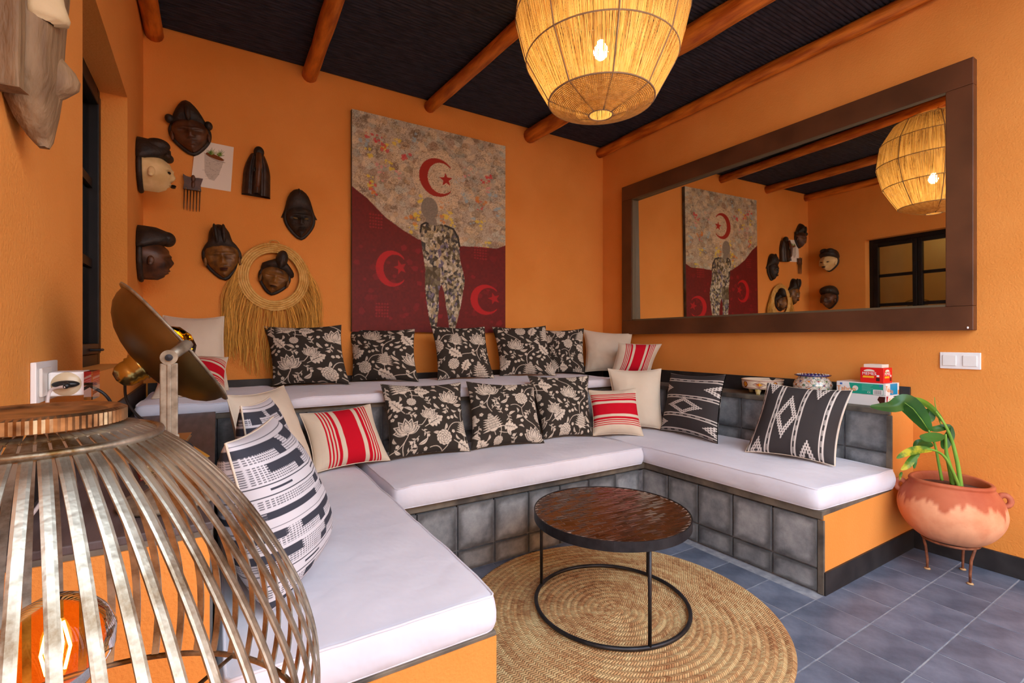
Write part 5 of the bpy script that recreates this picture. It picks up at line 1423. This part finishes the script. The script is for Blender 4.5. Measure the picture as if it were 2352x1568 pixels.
def faceM(p, xdir, n):
    x = Vector(xdir).normalized(); n = Vector(n).normalized(); y = n.cross(x)
    return Matrix.Translation(p) @ Matrix((x, y, n)).transposed().to_4x4()
def flat(mb, M, x0, y0, x1, y1, e=.0004): return mb.box((x0, y0, 0), (x1, y1, e), M)
def games():
    C = {k: mat(k, srgb(*v), rough=.45) for k, v in {'card_white': (236, 234, 232), 'card_teal': (22, 160, 134), 'card_blue': (24, 146, 196), 'ink_orange': (244, 140, 34), 'ink_black': (40, 30, 30), 'card_red': (222, 24, 20), 'ink_yellow': (246, 182, 40), 'ink_green': (150, 200, 40), 'ink_grey': (120, 114, 112), 'ink_blue': (60, 110, 190), 'card_cream': (232, 222, 208), 'ink_brown': (70, 24, 18), 'ink_maroon': (170, 50, 60)}.items()}
    x0, x1, y0, y1 = 2.965, 3.125, 1.112, 1.345
    za, zb_, zc_ = ZL, ZL + .058, ZL + .121
    lb = thing('board_game_box', 'white board game box at the bottom of the stack on the right ledge', 'box', (x0, y0, za), 'board game boxes')
    MB().box((x0, y0, za), (x1, y1, zb_ - .001)).build('carton', C['card_white'], lb, bevel=.001)
    Mx = lambda y, z: faceM((x0 - .0003, y, z), (0, -1, 0), (-1, 0, 0)); My = lambda x, z, yy=y0: faceM((x, yy - .0003, z), (1, 0, 0), (0, -1, 0))
    b = MB(); b.add([Mx(1.130, za + .030) @ Vector(p) for p in ((-.006, -.022, .0004), (.012, -.02, .0004), (.016, .022, .0004), (-.012, .022, .0004), (-.020, .004, .0004), (-.012, -.006, .0004))], [(0, 1, 2, 3, 4, 5)]); b.build('dark_print', C['ink_brown'], lb)
    b = MB(); b.add([My(x0 + .016, za + .03) @ Vector(p) for p in ((-.012, .024, .0004), (.012, .024, .0004), (-.006, -.024, .0004))], [(0, 2, 1)]); b.build('red_print', C['ink_maroon'], lb)
    text('Taboo', .038, My(x0 + .085, za + .026), C['ink_yellow'], lb)
    b = MB(); flat(b, My(x0 + .11, za + .050), -.02, -.002, .025, .002); b.build('dark_print', C['ink_black'], lb)
    ub = thing('board_game_box', 'teal and blue board game box on top of the white one, under the red carton', 'box', (x0, y0, zb_), 'board game boxes')
    MB().box((x0, y0, zb_), (x1, y1, zc_ - .001)).build('carton', C['card_white'], ub, bevel=.001)
    zm = (zb_ + zc_) / 2
    b = MB(); b.add([Mx(1.215, zm) @ Vector(p) for p in ((-.068, .026, .0004), (.092, .026, .0004), (.092, -.030, .0004), (-.055, -.030, .0004))], [(3, 2, 1, 0)]); b.build('teal_print', C['card_teal'], ub)
    b = MB(); flat(b, My(x0 + .085, zm), -.035, -.030, .052, .028); b.build('blue_print', C['card_blue'], ub)
    text('Taboo', .036, Mx(1.296, zm - .008) @ Matrix.Translation((0, 0, .0014)), C['ink_orange'], ub)
    text('Taboo', .036, My(x0 + .040, zm - .004) @ Matrix.Translation((0, 0, .0006)) @ Matrix.Rotation(-.25, 4, 'Z'), C['ink_orange'], ub)
    b = MB()
    for (a, q) in ((1.296, 0), ): b.lathe([(0, .0006), (.014, .0006)], 20, (0, 0, 0), None)
    b.v = [tuple(Mx(1.252, zm - .002) @ Vector(p)) for p in b.v]; b.build('pale_print', C['card_cream'], ub)
    b = MB(); flat(b, Mx(1.147, zm - .016), -.022, -.013, .022, .013, .0006); b.build('barcode_label', C['card_white'], ub)
    b = MB()
    for k in range(13): flat(b, Mx(1.147, zm - .016), -.016 + k*.0025, -.010, -.0149 + k*.0025, .010, .0009)
    b.build('barcode_bars', C['ink_grey'], ub)
    text('CE', .013, Mx(1.188, zm - .020) @ Matrix.Translation((0, 0, .0006)), C['card_white'], ub)
    b = MB()
    for k in range(6): flat(b, Mx(1.195, zm + .020 - k*.006), -.026, -.0008, .026 - .006*(k % 3), .0008, .0008)
    b.build('small_print', mat('print_pale_teal', srgb(120, 200, 184), rough=.5), ub)
    b = MB()
    for yy in (1.322, 1.135): flat(b, Mx(yy, zm + .018), -.006, -.005, .006, .005, .0006)
    b.build('blue_mark', C['ink_blue'], ub)
    b = MB(); flat(b, My(x0 + .150, zm - .018), -.006, -.012, .006, .010, .0006); b.build('orange_mark', C['ink_orange'], ub)
    rb = thing('red_carton', 'small red carton with white lettering on top of the board game boxes', 'carton', (3.0, 1.19, zc_))
    a0, a1, b0, b1, zt = 2.978, 3.078, 1.125, 1.235, zc_ + .080
    MB().box((a0, b0, zc_), (a1, b1, zt)).build('carton', C['card_red'], rb, bevel=.003)
    for (My_, cx_) in ((faceM((a0 - .0003, (b0+b1)/2, zc_ + .04), (0, -1, 0), (-1, 0, 0)), 0), (faceM(((a0+a1)/2, b0 - .0003, zc_ + .04), (1, 0, 0), (0, -1, 0)), 0)):
        text('MEMES', .022, My_ @ Matrix.Translation((-.012, .008, .0004)), C['card_white'], rb)
        b = MB(); flat(b, My_, -.042, -.014, .010, -.004, .0006); b.build('yellow_band', C['ink_yellow'], rb)
        b = MB(); b.add([My_ @ Vector((-.012 + .026*math.cos(t), .020 + .012*math.sin(t), .0006)) for t in np.linspace(0, math.pi, 10)], [tuple(range(10))]); b.build('white_arc', C['card_cream'], rb)
        b = MB(); flat(b, My_, .020, -.03, .036, -.012, .0006); b.build('dark_print', C['ink_brown'], rb)
        b = MB(); flat(b, My_, .022, -.008, .034, .002, .0007); b.build('white_print', C['card_white'], rb)
    b = MB(); b.add([faceM((a0 + .022, b0 - .0005, zc_ + .060), (1, 0, 0), (0, -1, 0)) @ Vector((.009*math.cos(t), .011*math.sin(t), .0004)) for t in np.linspace(0, 6.0, 14)], [tuple(range(14))]); b.build('green_badge', C['ink_green'], rb)
    wb = MB().box((a0 + .008, b0 + .012, zt + .0005), (a1 - .012, b1 - .014, zt + .018)).build('paper_block', C['card_cream'], bevel=.001)
    tag(wb, 'small white pad lying on top of the red carton', 'notepad')
games()
# light switch
def switch():
    p0 = onx(2161, 809, XR); p1 = onx(2254, 849, XR); root = thing('light_switch', 'white double light switch on the right wall above the clay pot', 'switch', (XR, .867, .99))
    x = XR - .0005; y0, y1, z0, z1 = .790, .944, .951, 1.033
    MB().box((x - .008, y0, z0), (x, y1, z1)).build('plate', M_plastic, root, bevel=.002)
    for yy in (.829, .906):
        MB().box((x - .0125, yy - .026, .966), (x - .008, yy + .026, 1.018)).build('rocker', mat('rocker_plastic', srgb(232, 230, 226), rough=.25), root, bevel=.0015)
switch()

# ---------------------------------------------------------------- left: socket, adaptor, cords
def socket():
    xw = xl(1.45) + .0005
    root = thing('wall_socket', 'white square wall socket plate on the left wall above the wire cage lamp', 'socket', (xw, 1.46, 1.0))
    MB().box((xw, 1.385, .962), (xw + .010, 1.545, 1.050)).build('plate', M_plastic, root, bevel=.002)
    MB().box((xw + .010, 1.40, .975), (xw + .016, 1.47, 1.037)).build('insert', mat('socket_insert', srgb(222, 214, 206), rough=.3), root, bevel=.002)
    ad = thing('plug_adaptor', 'white cube plug adaptor with a clear cover, pushed into the wall socket', 'adaptor', (xw + .02, 1.5, 1.0))
    A0 = Vector((xw + .0165, 1.435, .972))
    MB().box((xw + .0165, 1.435, .972), (xw + .078, 1.505, 1.026)).build('body', M_plastic, ad, bevel=.004)
    MB().lathe([(.0, .0), (.026, .0), (.027, -.003), (.024, -.004)], 30, (xw + .047, 1.4345, .999), Matrix.Rotation(math.pi/2, 3, 'X')).build('socket_well', mat('well_plastic', srgb(206, 184, 150), rough=.3), ad, smooth=True)
    MB().box((xw + .0785, 1.425, .962), (xw + .094, 1.50, 1.026)).build('clear_cover', thin_glass('clear_plastic', (.92, .78, .80, 1)), ad)
    pg = MB(); c = Vector((xw + .047, 1.431, .999))
    pg.ell(c, (.024, .012, .0085), None, 18, 10); pg.tube([c + Vector((.004, -.004, 0)), c + Vector((.004, -.02, -.004))], [.007, .005], 10)
    p_ = pg.build('black_plug', M_blackp, smooth=True); tag(p_, 'black two-pin plug in the front of the white adaptor', 'plug')
    def cable(name, label, pts, r, m_):
        Q = []; P = [Vector(p) for p in pts]
        for i in range(len(P) - 1):
            a = P[max(0, i-1)]; b = P[i]; c2 = P[i+1]; d2 = P[min(len(P)-1, i+2)]
            for k in range(8):
                s = k / 8; Q.append(.5*((2*b) + (c2-a)*s + (2*a-5*b+4*c2-d2)*s*s + (3*b-a-3*c2+d2)*s**3))
        Q.append(P[-1])
        o = MB().tube(Q, r, 8).build(name, m_, smooth=True); tag(o, label, 'cable'); return o
    cable('lamp_cord', 'pale cord curving down from the black plug behind the wire cage lamp', [c + Vector((.004, -.018, -.004)), at(118, 895, 1.06), at(108, 930, 1.05), at(110, 990, 1.02), (xw + .045, 1.30, .80), (xw + .035, 1.18, .762)], .0036, M_clearc)
    cable('lamp_cord', 'black cord arching from the adaptor down to the shelf behind the lamp cap', [(xw + .092, 1.47, .995), at(205, 884, 1.13), at(240, 905, 1.14), at(258, 935, 1.16), at(262, 990, 1.18), (-.20, 1.50, .766)], .0034, M_cable)
    cable('lamp_cord', 'black cord hanging from the brass ball of the dish lamp onto the shelf', [at(287, 878, 1.22), at(290, 915, 1.21), at(312, 950, 1.20), at(345, 975, 1.19), at(372, 985, 1.17), at(405, 1005, 1.13), at(438, 1022, 1.16), at(444, 1042, 1.19), onz(430, 1052, .770)], .0032, M_cable)
socket()

# ---------------------------------------------------------------- dish lamp on the shelf
def dish_lamp():
    rc = at(404, 790, 1.205)
    base = Vector((-.092, 1.325, .7605))
    root = thing('dish_lamp', 'old brass searchlight-style lamp with a wide tilted dish, standing on the left shelf', 'lamp', base)
    ax = Vector((.800, .13, .600)).normalized(); ks = .905
    z_ = ax; x_ = z_.orthogonal().normalized(); y_ = z_.cross(x_)
    M = Matrix((x_, y_, z_)).transposed()
    R0 = .196
    prof = [(.030, -.158), (.045, -.156), (.078, -.148), (.116, -.130), (.150, -.100), (.173, -.066), (.184, -.036), (.1885, -.010), (.190, -.002)]
    inn = [(.188, -.003), (.182, -.038), (.168, -.070), (.143, -.103), (.108, -.127), (.03, -.146)]
    prof = [(a * ks, b * .56) for a, b in prof]; inn = [(a * ks, b * .56) for a, b in inn]
    MB().lathe(prof + inn, 72, rc, M).build('dish', M_oldbrass, root, smooth=True)
    MB().lathe([(a * ks, b) for a, b in [(.188, -.004), (.200, -.003), (.202, .001), (.196, .003), (.186, .002), (.188, -.004)]], 72, rc, M).build('dish_rim', M_steel, root, smooth=True)
    c2 = rc - ax * .086
    MB().lathe([(.034, 0), (.036, -.006), (.032, -.010), (.034, -.016), (.030, -.020), (.031, -.028), (.028, -.042), (.018, -.054), (0, -.058)], 32, c2, M).build('brass_knob', M_shiny, root, smooth=True)
    # inside: bulb and loop filament
    bc = rc - ax * .012
    amb = thin_glass('smoked_amber_glass', (.55, .30, .12, 1))
    MB().lathe([(0, -.068), (.014, -.068), (.018, -.055), (.040, -.03), (.050, 0), (.046, .026), (.030, .044), (.0, .052)], 32, bc, M).build('bulb', amb, root, smooth=True)
    fl = emit('filament_yellow', (1.0, .55, .02, 1), 9.0); pts = []
    for k in range(60):
        t = k / 59; a = 2 * math.pi * t * 1.0; zz = .012 + .020 * math.sin(k * 1.9); rr = .034 - .004 * math.sin(k * 1.9)
        pts.append(bc + M @ Vector((rr * math.cos(a), rr * math.sin(a), zz)))
    MB().tube(pts, .0016, 5).build('filament', fl, root)
    # single flat stay from the base up to the pivot
    cam_side = (Vector((rc.x, rc.y, 0))).normalized()
    hinge = at(388, 803, 1.00)
    foot = Vector((hinge.x, hinge.y, .7605))
    side = Vector((cam_side.y, -cam_side.x, 0))
    def bar(z0, z1, hw, th, nm, mm):
        a = foot; b = MB(); R3 = Matrix((side, cam_side, Vector((0, 0, 1)))).transposed().to_4x4(); R3.translation = Vector((a.x, a.y, 0))
        b.box((-hw, -th, z0), (hw, th, z1), R3); return b.build(nm, mm, root, bevel=.002)
    zh = hinge.z
    bar(.80, zh - .028, .0155, .004, 'stay', M_steel)
    bar(.86, zh - .030, .004, .0065, 'stay_rib', M_steel)
    bar(.8, .90, .018, .0045, 'stay_foot', M_steel)
    b = MB(); R3 = Matrix((side, Vector((0, 0, 1)), -cam_side)).transposed()
    b.lathe([(0, -.006), (.0155, -.006), (.0155, .006), (0, .006)], 24, Vector((foot.x, foot.y, zh - .016)), R3); b.build('pivot_disc', M_steel, root)
    b = MB(); b.lathe([(0, .006), (.007, .006), (.007, .011), (0, .012)], 14, Vector((foot.x, foot.y, zh - .016)), R3); b.build('pivot_bolt', M_iron, root)
    pr_ = rc - cam_side * .19
    MB().tube([Vector((foot.x, foot.y, zh - .016)) + cam_side * .006, pr_ + Vector((.02, 0, .0)), pr_ + cam_side * .05], [.011, .012, .008], 8).build('pivot_bracket', M_steel, root, smooth=True)
    MB().lathe([(0, .0), (.085, .0), (.088, .006), (.080, .014), (.05, .022), (.026, .040), (.019, .075), (0, .075)], 40, foot).build('base', M_steel, root, smooth=True)
dish_lamp()

# ---------------------------------------------------------------- books and papers on the shelf
def shelf_things():
    zt = ZL + .0145
    def book(x, y, z, w_, d_, h_, rot, cc, label, group='books lying on the left shelf'):
        root = thing('book', label, 'book', (x, y, z), group)
        R3 = Matrix.Translation((x, y, z)) @ Matrix.Rotation(math.radians(rot), 4, 'Z')
        MB().box((-w_/2, -d_/2, .002), (w_/2 - .003, d_/2, h_ - .002), R3).build('pages', mat('book_pages', srgb(206, 184, 146), srgb(186, 160, 120), rough=.9, scale=80, stretch=(1, 1, 20)), root)
        cm = mat('cover_%d_%d_%d' % cc, srgb(*cc), rough=.5)
        MB().box((-w_/2 - .002, -d_/2 - .002, h_ - .002), (w_/2, d_/2 + .002, h_), R3).build('cover', cm, root)
        MB().box((-w_/2 - .002, -d_/2 - .002, 0), (w_/2, d_/2 + .002, .002), R3).build('cover', cm, root)
    book(-.175, 1.80, zt, .19, .26, .020, 6, (150, 92, 46), 'thick tan book at the bottom of the pile behind the dish lamp stay')
    book(-.165, 1.79, zt + .0205, .17, .24, .012, -4, (196, 134, 66), 'orange-tan book on top of the pile behind the dish lamp stay')
    book(-.10, 1.56, zt, .15, .20, .010, 10, (150, 34, 30), 'thin dark red book on the shelf in front of the book pile')
    book(-.095, 1.56, zt + .0105, .12, .16, .022, 14, (226, 158, 54), 'small yellow book on the thin red one, right of the dish lamp stay')
    root = thing('paper_bundle', 'loose bundle of cream paper strips fanned out at the shelf edge', 'papers', (-.07, 1.40, zt))
    for k in range(12):
        z = zt + .0002 + .0032 * k; a = rnd.uniform(-26, 20); R3 = Matrix.Translation((-.085, 1.43, z)) @ Matrix.Rotation(math.radians(a), 4, 'Z')
        cc = rnd.choice([(206, 184, 140), (186, 156, 106), (214, 200, 166), (160, 126, 84)])
        MB().box((-.06, -.022, 0), (.062, .022, .0022), R3).build('strip', mat('strip_%d' % cc[0], srgb(*cc), rough=.9), root)
shelf_things()

# ---------------------------------------------------------------- wire cage lamp in the foreground
def cage_lamp():
    c = Vector((-.1247, .5357, 0)); root = thing('cage_lamp', 'large beehive-shaped lamp of aged brass strips round an amber bulb, left foreground', 'lamp', (c.x, c.y, 0))
    prof = [(.080, 1.017), (.100, 1.001), (.125, .974), (.147, .944), (.169, .908), (.188, .871), (.203, .834), (.2115, .796), (.2128, .762), (.2095, .735), (.204, .712)]
    P = []
    for i in range(len(prof) - 1):
        a = prof[max(0, i-1)]; b = prof[i]; c2 = prof[i+1]; d = prof[min(len(prof)-1, i+2)]
        for k in range(4):
            s = k / 4
            P.append(tuple(.5*((2*b[q]) + (c2[q]-a[q])*s + (2*a[q]-5*b[q]+4*c2[q]-d[q])*s*s + (3*b[q]-a[q]-3*c2[q]+d[q])*s**3) for q in (0, 1)))
    P.append(prof[-1]); N_ = 56
    mb = MB(); hw, th = .0037, .0011
    for (r, z) in P: pass
    V = []; n = len(P)
    for i, (r, z) in enumerate(P):
        a = P[max(0, i-1)]; b = P[min(n-1, i+1)]; t = Vector((b[0]-a[0], 0, b[1]-a[1])).normalized(); nn = Vector((t.z, 0, -t.x))
        if nn.x < 0: nn = -nn
        for (s, q) in ((-1, -1), (1, -1), (1, .6), (.5, 1), (-.5, 1), (-1, .6)): V.append(Vector((r, 0, z)) + Vector((0, s * hw, 0)) + nn * (q * th))
    fs = [(i*6+k, i*6+(k+1) % 6, (i+1)*6+(k+1) % 6, (i+1)*6+k) for i in range(n-1) for k in range(6)]
    me = bpy.data.meshes.new('rib'); me.from_pydata([tuple(v) for v in V], [], fs); me.materials.append(M_brass); me.update()
    for k in range(N_):
        o = bpy.data.objects.new('rib', me); col.objects.link(o); o.parent = root; o.rotation_euler = (0, 0, 2*math.pi*(k + .35)/N_ + rnd.uniform(-.008, .008))
    def ring(r, z, rt, nm, mm=M_brass, sq=1): return MB().tube([(c.x + r*math.cos(a), c.y + r*math.sin(a), z) for a in np.linspace(0, 2*math.pi, 90, endpoint=False)], rt, 8, closed=True).build(nm, mm, root, smooth=True)
    ring(.081, 1.0185, .0034, 'shoulder_ring'); ring(.204, .711, .0032, 'bottom_ring')
    # inner short strips between shoulder ring and cap
    sl = MB()
    for k in range(N_):
        a0 = 2*math.pi*(k + .35)/N_
        R3 = Matrix.Translation((c.x, c.y, 0)) @ Matrix.Rotation(a0, 4, 'Z')
        MBk = [(.050, 1.029), (.066, 1.026), (.080, 1.019)]
        for i in range(2):
            (ra, za), (rb, zb2) = MBk[i], MBk[i+1]
            sl.add([R3 @ Vector(p) for p in ((ra, -.0032*ra/.08, za), (ra, .0032*ra/.08, za), (rb, .0036, zb2), (rb, -.0036, zb2), (ra, -.0032*ra/.08, za-.0015), (ra, .0032*ra/.08, za-.0015), (rb, .0036, zb2-.0015), (rb, -.0036, zb2-.0015))], [(0,1,2,3), (7,6,5,4), (0,4,5,1), (3,2,6,7), (0,3,7,4), (1,5,6,2)])
    sl.build('collar_strips', M_brass, root)
    # coin-edged cap
    nt_ = 84; V = []
    for (r, z, tooth) in ((.049, 1.0305, 0), (.0565, 1.0305, 1), (.0565, 1.0405, 1), (.0535, 1.0425, 0), (.048, 1.0415, 0), (.044, 1.0400, 0), (.0001, 1.0395, 0)):
        for k in range(nt_ * 2): 
            rr = r + (.0009 if (k % 2 and tooth) else 0); a = 2*math.pi*k/(nt_*2); V.append((c.x + rr*math.cos(a), c.y + rr*math.sin(a), z))
    m2 = nt_ * 2
    MB().add(V, [(i*m2+k, i*m2+(k+1) % m2, (i+1)*m2+(k+1) % m2, (i+1)*m2+k) for i in range(6) for k in range(m2)]).build('cap', mat('bronze_cap', srgb(96, 70, 48), srgb(180, 150, 112), rough=.3, metal=.9, scale=50, bump=.2), root)
    # stem and socket, bulb
    bc = c + Vector((.010, .003, .846))
    MB().tube([(bc.x, bc.y, .03), (bc.x, bc.y, .762)], .0055, 10).build('stem', M_iron, root, smooth=True)
    MB().lathe([(0, .752), (.017, .752), (.019, .765), (.018, .800), (.0, .800)], 20, (bc.x, bc.y, 0)).build('lamp_holder', M_shiny, root, smooth=True)
    MB().lathe([(0, .0), (.13, .0), (.132, .010), (.10, .018), (.02, .03), (0, .03)], 48, (bc.x, bc.y, 0)).build('base_plate', M_iron, root, smooth=True)
    for k in range(3):
        a = 2*math.pi*k/3 + 2.9
        MB().tube([(bc.x, bc.y, .712), (c.x + .204*math.cos(a), c.y + .204*math.sin(a), .711)], .0025, 6).build('spoke', M_brass, root, smooth=True)
    g = thin_glass('amber_glass', (1.0, .66, .24, 1), .06)
    MB().lathe([(0, .0405), (.012, .0385), (.024, .032), (.034, .021), (.040, .006), (.0395, -.010), (.032, -.026), (.020, -.038), (.015, -.050)], 40, bc, Matrix.Identity(3)).build('bulb', g, root, smooth=True)
    fl = emit('filament_amber', (1.0, .62, .14, 1), 60.0)
    for k in range(5):
        a = 2*math.pi*k/5
        MB().tube([bc + Vector((.006*math.cos(a), .006*math.sin(a), -.022)), bc + Vector((.0095*math.cos(a), .0095*math.sin(a), -.004)), bc + Vector((.005*math.cos(a), .005*math.sin(a), .018))], .0012, 5).build('filament', fl, root)
cage_lamp()

# ---------------------------------------------------------------- behind the window: hanging baskets and an added light
def beyond():
    wx_ = bx
    for i, (y, z, s, lab) in enumerate(((2.72, 1.42, .12, 'round greenish basket with handle on the cream wall beyond the window, left'), (2.02, 1.46, .13, 'round brown basket with handle on the cream wall beyond the window, right'))):
        root = thing('wall_basket', lab, 'basket', (wx_, y, z), 'baskets beyond the window')
        c = Vector((wx_ + .07, y, z))
        mm = mat('basket_straw_%d' % i, srgb(*((112, 116, 54) if i == 0 else (150, 104, 44))), srgb(*((150, 132, 70) if i == 0 else (120, 80, 34))), rough=.8, scale=40)
        MB().lathe([(0, -s), (s*.45, -s*.95), (s*.8, -s*.5), (s*.95, .0), (s*.8, s*.45), (s*.75, s*.5)], 24, c, Matrix.Diagonal((.6, 1, 1))).build('body', mm, root, smooth=True)
        MB().tube([c + Vector((.02, s*1.1*math.cos(a), s*.4 + s*.35*math.sin(a))) for a in np.linspace(.2, math.pi-.2, 12)], .008, 6).build('handle', mm, root, smooth=True)
    root = MB().tube([(wx_ + .03, 2.5, 1.18), (wx_ + .04, 2.25, 1.22), (wx_ + .03, 2.1, 1.26)], [.02, .016, .006], 8).build('wooden_horn', mat('horn', srgb(190, 140, 40), rough=.5), smooth=True)
    tag(root, 'long yellow horn mounted low on the wall beyond the window', 'horn')
    lm = thing('added_room_light', 'unseen bulb added to brighten the cream room beyond the window', 'lamp', (wx_ + .5, 2.2, 2.5))  # invented source, added so the room behind the panes is lit
    MB().ell((wx_ + .5, 2.2, 2.5), (.05, .05, .06)).build('bulb', emit('added_room_glow', (1, .82, .55, 1), 42.0), lm, smooth=True)
    MB().tube([(wx_ + .5, 2.2, 2.56), (wx_ + .5, 2.2, 2.9)], .004, 6).build('cord', M_cable, lm)
beyond()
